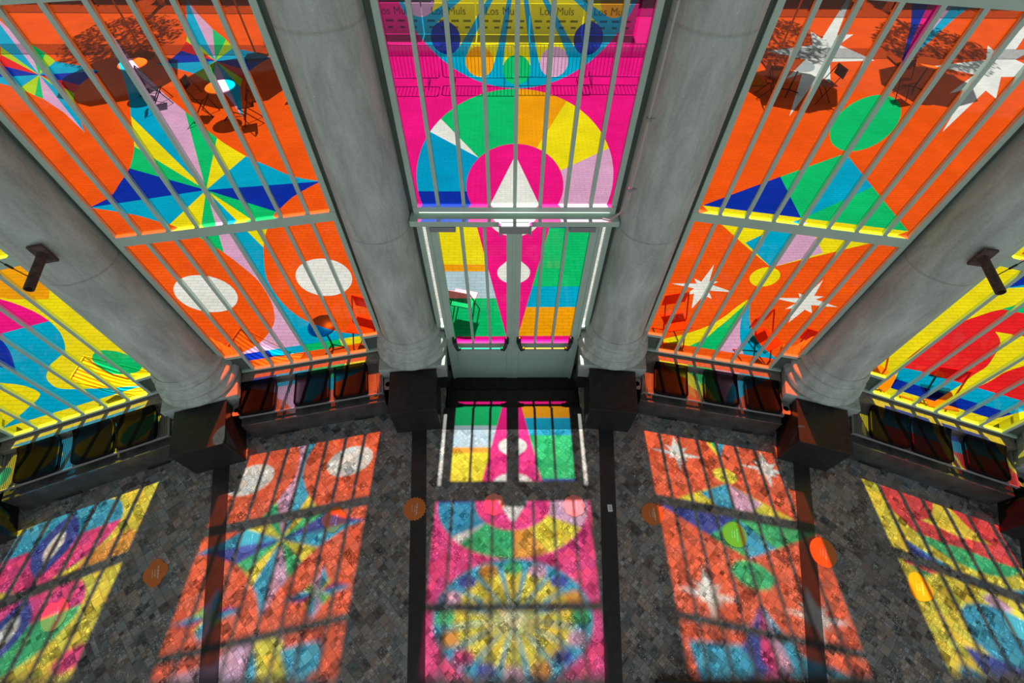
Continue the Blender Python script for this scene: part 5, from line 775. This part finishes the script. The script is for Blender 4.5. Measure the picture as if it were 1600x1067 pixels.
n_ = tag(empty('paper_notice', Matrix.Translation((1.188, -2.116, .0045))), 'small white printed notice on the dark floor band right of centre', 'notice')
MB().box(-.028, .028, -.042, .042, 0, .0015).build('sheet', M_CANVAS, n_)
t = MB()
for i in range(5): t.box(-.018, .018, .024-i*.012, .028-i*.012, .0015, .0019)
t.build('printed_lines', M_INK, n_)

pl_ = tag(empty('display_plinth', Matrix.Translation((2.55, -4.31, 0)) @ Matrix.Rotation(-.04, 4, 'Z')), 'low black display plinth cut by the bottom picture edge at the right', 'plinth')
MB().box(-1.15, 1.22, -.45, .45, 0, .10, bev=.004).build('plinth_body', M_BLACK, pl_)
# ---------------------------------------------------------------- outside: barriers, banners, furniture, parasols, hedge
def text_mesh(name, body, size, m, parent, M):
    cu = bpy.data.curves.new(name, 'FONT'); cu.body = body; cu.size = size; cu.align_x = 'CENTER'; cu.extrude = .002
    tmp = bpy.data.objects.new(name, cu); COL.objects.link(tmp); dg = bpy.context.evaluated_depsgraph_get()
    me = bpy.data.meshes.new_from_object(tmp.evaluated_get(dg)); bpy.data.objects.remove(tmp); me.materials.clear(); me.materials.append(m)
    o = bpy.data.objects.new(name, me); COL.objects.link(o); o.parent = parent; o.matrix_local = M; return o
def make_barrier():
    r = empty('crowd_barrier', Matrix.Translation((0, 9.6, GZ)))
    tag(r, 'x', 'barrier', 'crowd barriers across the terrace')
    pts = [(-1.0, 0, .22), (-1.0, 0, .93), (-.94, 0, 1.0), (.94, 0, 1.0), (1.0, 0, .93), (1.0, 0, .22), (.94, 0, .18), (-.94, 0, .18), (-1.0, 0, .22)]
    MB().tube(pts, .019, 8).build('rail_frame', M_GREYMET, r)
    b = MB()
    for i in range(1, 20): b.tube([(-1+i*.1, 0, .18), (-1+i*.1, 0, 1.0)], .007, 6)
    b.build('bars', M_GREYMET, r)
    for s in (-.7, .7): MB().tube([(s, -.28, .015), (s, -.02, .20), (s, .02, .20), (s, .28, .015)], .016, 8).build('foot', M_GREYMET, r)
    return r
bar = make_barrier()
BL = ['crowd barrier at the left of the row seen through the pink window', 'second crowd barrier from the left beyond the pink window', 'crowd barrier in the middle beyond the green disc', 'crowd barrier at the right of the row seen through the pink window']
for i, x in enumerate((-2.95, -.85, 1.22, 3.0)):
    o = bar if i == 0 else copy_tree(bar); o.location = (x, 9.6+.05*i, GZ); o.rotation_euler = (0, 0, (.01, -.015, .01, -.01)[i]); o['label'] = BL[i]
for i, x in enumerate((-3.6, -1.9, -.2, 1.5, 3.2)):
    r = tag(empty('banner_board', Matrix.Translation((x, 13.0, GZ))), ['leftmost', 'second', 'middle', 'fourth', 'rightmost'][i]+' pale lettered board beyond the barriers, counted left to right', 'banner', 'lettered boards beyond the barriers')
    MB().box(-.83, .83, -.01, .01, .02, .86).build('board', M_BANNER, r)
    for wd_, wx_ in (('Los', -.34), ('Muls', .26)): text_mesh('lettering', wd_, .30, M_INK, r, Matrix.Translation((wx_, -.014, .56)) @ Matrix.Rotation(PI/2, 4, 'X'))
    for j in range(4):
        MB().box(-.7+j*.38, -.46+j*.38, -.0135, -.011, .36, .42).build('small_print', M_INK, r); MB().box(-.66+j*.38, -.5+j*.38, -.0135, -.011, .18, .24).build('small_print', M_INK, r)
def make_table(m):
    r = empty('bistro_table', Matrix.Identity(4))
    MB().lathe([(0, .70), (.34, .70), (.35, .71), (.35, .722), (.34, .73), (0, .73)], 32).build('table_top', m, r)
    MB().tube([(0, 0, .02), (0, 0, .70)], .022, 10).build('post', M_BLACK, r)
    for i in range(3):
        a = 2*PI*i/3; MB().tube([(0, 0, .10), (.30*math.cos(a), .30*math.sin(a), .015)], .016, 8).build('foot', M_BLACK, r)
    return r
def make_chair(m):
    r = empty('folding_chair', Matrix.Identity(4))
    MB().box(-.20, .20, -.20, .18, .44, .46, bev=.006).build('seat', m, r)
    MB().box(-.20, .20, .205, .222, .62, .86, bev=.006).build('backrest', m, r)
    for s in (-1, 1):
        MB().tube([(s*.19, -.22, 0), (s*.19, .21, .86)], .012, 8).build('leg', m, r)
        MB().tube([(s*.17, .24, 0), (s*.17, -.18, .45)], .012, 8).build('leg', m, r)
    return r
def put(o, x, y, rz, label, cat, group=None, z=GZ):
    o.location = (x, y, z); o.rotation_euler = (0, 0, rz); tag(o, label, cat, group); return o
tb = make_table(M_CANVAS); put(tb, -7.1, 7.9, 0, 'white round bistro table beyond the upper part of the star window', 'table', 'bistro tables on the terrace')
ch = make_chair(M_BLACK); put(ch, -6.5, 7.6, -1.2, 'dark folding chair right of the table beyond the star window', 'chair', 'dark folding chairs on the terrace')
for x, y, rz, lb in [(-7.8, 8.0, 1.5, 'dark folding chair left of the table beyond the star window'), (-5.7, 8.9, .4, 'dark folding chair farthest right beyond the star window'), (-9.2, 8.6, 2.0, 'dark folding chair beyond the left small star of the star window'),
                     (7.0, 9.0, 1.4, 'dark folding chair under the parasol beyond the left white star'), (8.4, 8.8, -1.4, 'dark folding chair right of the table beyond the pyramid window'), (10.6, 9.0, .3, 'dark folding chair beyond the right white star')]:
    c_ = copy_tree(ch); put(c_, x, y, rz, lb, 'chair', 'dark folding chairs on the terrace')
for x, y, lb in [(7.7, 9.2, 'white round bistro table beyond the upper pyramid window'), (11.3, 9.4, 'white round bistro table beyond the right white star'), (-9.8, 9.1, 'white round bistro table beyond the left small star')]:
    c_ = copy_tree(tb); put(c_, x, y, 0, lb, 'table', 'bistro tables on the terrace')
rt_ = make_table(M_NAVY); rt_.scale = (.62, .62, .8); put(rt_, -2.93, .60, 0, 'navy round table just outside the lower star window', 'table')
rc = make_chair(M_RED)
put(rc, -2.35, .72, -.3, 'red folding chair just outside the star window beside the left column', 'chair', 'red folding chairs near the glass')
for x, y, rz, lb in [(-1.85, .60, .4, 'red folding chair nearest the left central column, outside'), (-.80, 1.25, 2.9, 'red folding chair outside the left door leaf'), (2.62, .80, .2, 'red folding chair outside the lower left of the pyramid window'),
                     (3.92, .42, .5, 'red folding chair outside the lower right of the pyramid window'), (4.45, .05, -.4, 'red folding chair outside the right corner of the pyramid window'),
                     (5.4, -.25, .6, 'red folding chair outside the left of the far right window'), (6.1, -.6, -.2, 'red folding chair outside the middle of the far right window')]:
    c_ = copy_tree(rc); put(c_, x, y, rz, lb, 'chair', 'red folding chairs near the glass')
def make_deck(m, x, y, rz, lb):
    r = empty('deck_chair', Matrix.Identity(4))
    P = [(-.60, .30), (-.40, .26), (-.15, .22), (.08, .26), (.28, .42), (.46, .66), (.60, .90)]
    v = [(sx*.27, a, b) for a, b in P for sx in (-1, 1)]; v2 = [(a, b, c-.006) for a, b, c in v]; n = len(v)
    f = [(2*i, 2*i+1, 2*i+3, 2*i+2) for i in range(len(P)-1)]
    MB().add(v+v2, f+[tuple(n+q for q in t_) for t_ in f], 0, True).build('canvas_sling', m, r)
    for s in (-1, 1):
        MB().tube([(s*.30, -.62, .30), (s*.30, .62, .0)], .016, 8).build('side_rail', M_WOOD, r); MB().tube([(s*.285, -.62, 0), (s*.285, .62, .92)], .016, 8).build('side_rail', M_WOOD, r)
    for a, b in ((-.60, .30), (.60, .90)): MB().tube([(-.30, a, b), (.30, a, b)], .016, 8).build('cross_bar', M_WOOD, r)
    r.scale = (.72, .72, .72)
    return put(r, x, y, rz, lb, 'deck chair', 'striped deck chairs on the terrace')
make_deck(M_DECK1, -3.74, .22, 1.35, 'white striped deck chair outside the lower left of the star window')
make_deck(M_DECK2, -5.75, -.2, 1.6, 'red and white striped deck chair outside the far left yellow window')
def parasol(x, y, lb, R=1.5, m=M_CANVAS):
    r = tag(empty('parasol', Matrix.Translation((x, y, GZ))), lb, 'parasol', 'large parasols on the terrace'); n = 8
    v = [(0, 0, 2.75)]+[(R*math.cos(2*PI*i/n), R*math.sin(2*PI*i/n), 2.2) for i in range(n)]+[(0, 0, 2.73)]+[(R*math.cos(2*PI*i/n), R*math.sin(2*PI*i/n), 2.18) for i in range(n)]
    MB().add(v, [(0, 1+i, 1+(i+1) % n) for i in range(n)]+[(n+1, n+2+(i+1) % n, n+2+i) for i in range(n)]+[(1+i, 1+(i+1) % n, n+2+(i+1) % n, n+2+i) for i in range(n)]).build('canopy', m, r)
    cp = r.children[-1]
    MB().tube([(0, 0, 0), (0, 0, 2.8)], .025, 10).build('pole', M_GREYMET, r)
    for i in range(n): MB().tube([(0, 0, 2.3), (R*.62*math.cos(2*PI*i/n), R*.62*math.sin(2*PI*i/n), 2.38)], .008, 6).build('rib', M_GREYMET, cp)
    MB().box(-.3, .3, -.3, .3, 0, .06, bev=.01).build('foot_plate', M_ASPH, r); return r
M_DARKC = mat('dark_canvas', (.09, .07, .07), .8)
parasol(7.9, 10.9, 'large white parasol beyond the left white star of the pyramid window', 1.3)
parasol(11.9, 11.2, 'large white parasol beyond the right white star of the pyramid window', 1.3)
parasol(-7.6, 11.3, 'large dark parasol beyond the top of the star window', 1.6, M_DARKC)
parasol(-11.0, 11.4, 'large dark parasol beyond the left small star of the star window', 1.6, M_DARKC)
tf = tag(MB().prism([(4.8, 9.6), (7.2, 9.6), (7.2, 10.4), (4.8, 10.4)], GZ+.0, GZ+.03).build('turf_mat', M_TURF), 'green turf mat beside the chairs beyond the pyramid window', 'turf')
def tree(x, y, h, lb):
    rr = random.Random(int(x*7)); r = tag(empty('street_tree', Matrix.Translation((x, y, GZ))), lb, 'tree', 'young trees beyond the terrace')
    MB().tube([(0, 0, 0), (.05, 0, h*.3), (-.05, .05, h*.62), (.05, 0, h*.9)], [.13, .10, .07, .02], 10).build('trunk', M_WOOD, r)
    v = []; f = []
    for i in range(2600):
        a, b = rr.uniform(0, 2*PI), math.acos(rr.uniform(-1, 1)); q = rr.uniform(.35, 1)**.5
        c = Vector((1.7*q*math.cos(a)*math.sin(b), 1.7*q*math.sin(a)*math.sin(b), h*.68+h*.28*q*math.cos(b)))
        d = Vector((rr.gauss(0, 1), rr.gauss(0, 1), rr.gauss(0, .6))).normalized(); e = d.orthogonal().normalized(); s_ = rr.uniform(.07, .13); o = len(v)
        v += [c-d*s_, c+e*s_*.5, c+d*s_, c-e*s_*.5]; f.append((o, o+1, o+2, o+3))
    MB().add(v, f).build('crown', M_LEAF, r); return r
for x, y, h, lb in ((-12.2, 15.4, 6.4, 'young tree beyond the far upper left, its crown above the picture'), (-6.2, 16.0, 6.2, 'young tree standing beyond the top of the star window'), (8.6, 15.6, 6.4, 'young tree standing beyond the top of the pyramid window'), (13.4, 15.2, 6.6, 'young tree beyond the far upper right corner')): tree(x, y, h, lb)
def hedge(x, lb):
    rr = random.Random(int(x)); v = []; f = []
    for i in range(900):
        cx, cy, cz = rr.uniform(-2.4, 2.4), rr.uniform(-.45, .45), rr.uniform(.1, 1.5); a, b = rr.uniform(0, 2*PI), rr.uniform(0, PI); s = rr.uniform(.06, .12)
        d = Vector((math.cos(a)*math.sin(b), math.sin(a)*math.sin(b), math.cos(b))); e = d.orthogonal().normalized(); o = len(v); c = Vector((cx, cy, cz))
        v += [c-d*s, c+e*s*.5, c+d*s, c-e*s*.5]; f.append((o, o+1, o+2, o+3))
    r = tag(empty('hedge', Matrix.Translation((x, 16.6, GZ))), lb, 'hedge', 'clipped hedges at the end of the terrace')
    MB().add(v, f).box(-2.3, 2.3, -.36, .36, .05, 1.42).build('foliage', M_LEAF, r); return r
for x, lb in ((-15.5, 'clipped hedge at the far left end of the terrace'), (-10.3, 'second clipped hedge from the left'), (-5.1, 'clipped hedge left of the boards'), (5.1, 'clipped hedge right of the boards'), (10.3, 'second clipped hedge from the right'), (15.5, 'clipped hedge at the far right end of the terrace')): hedge(x, lb)
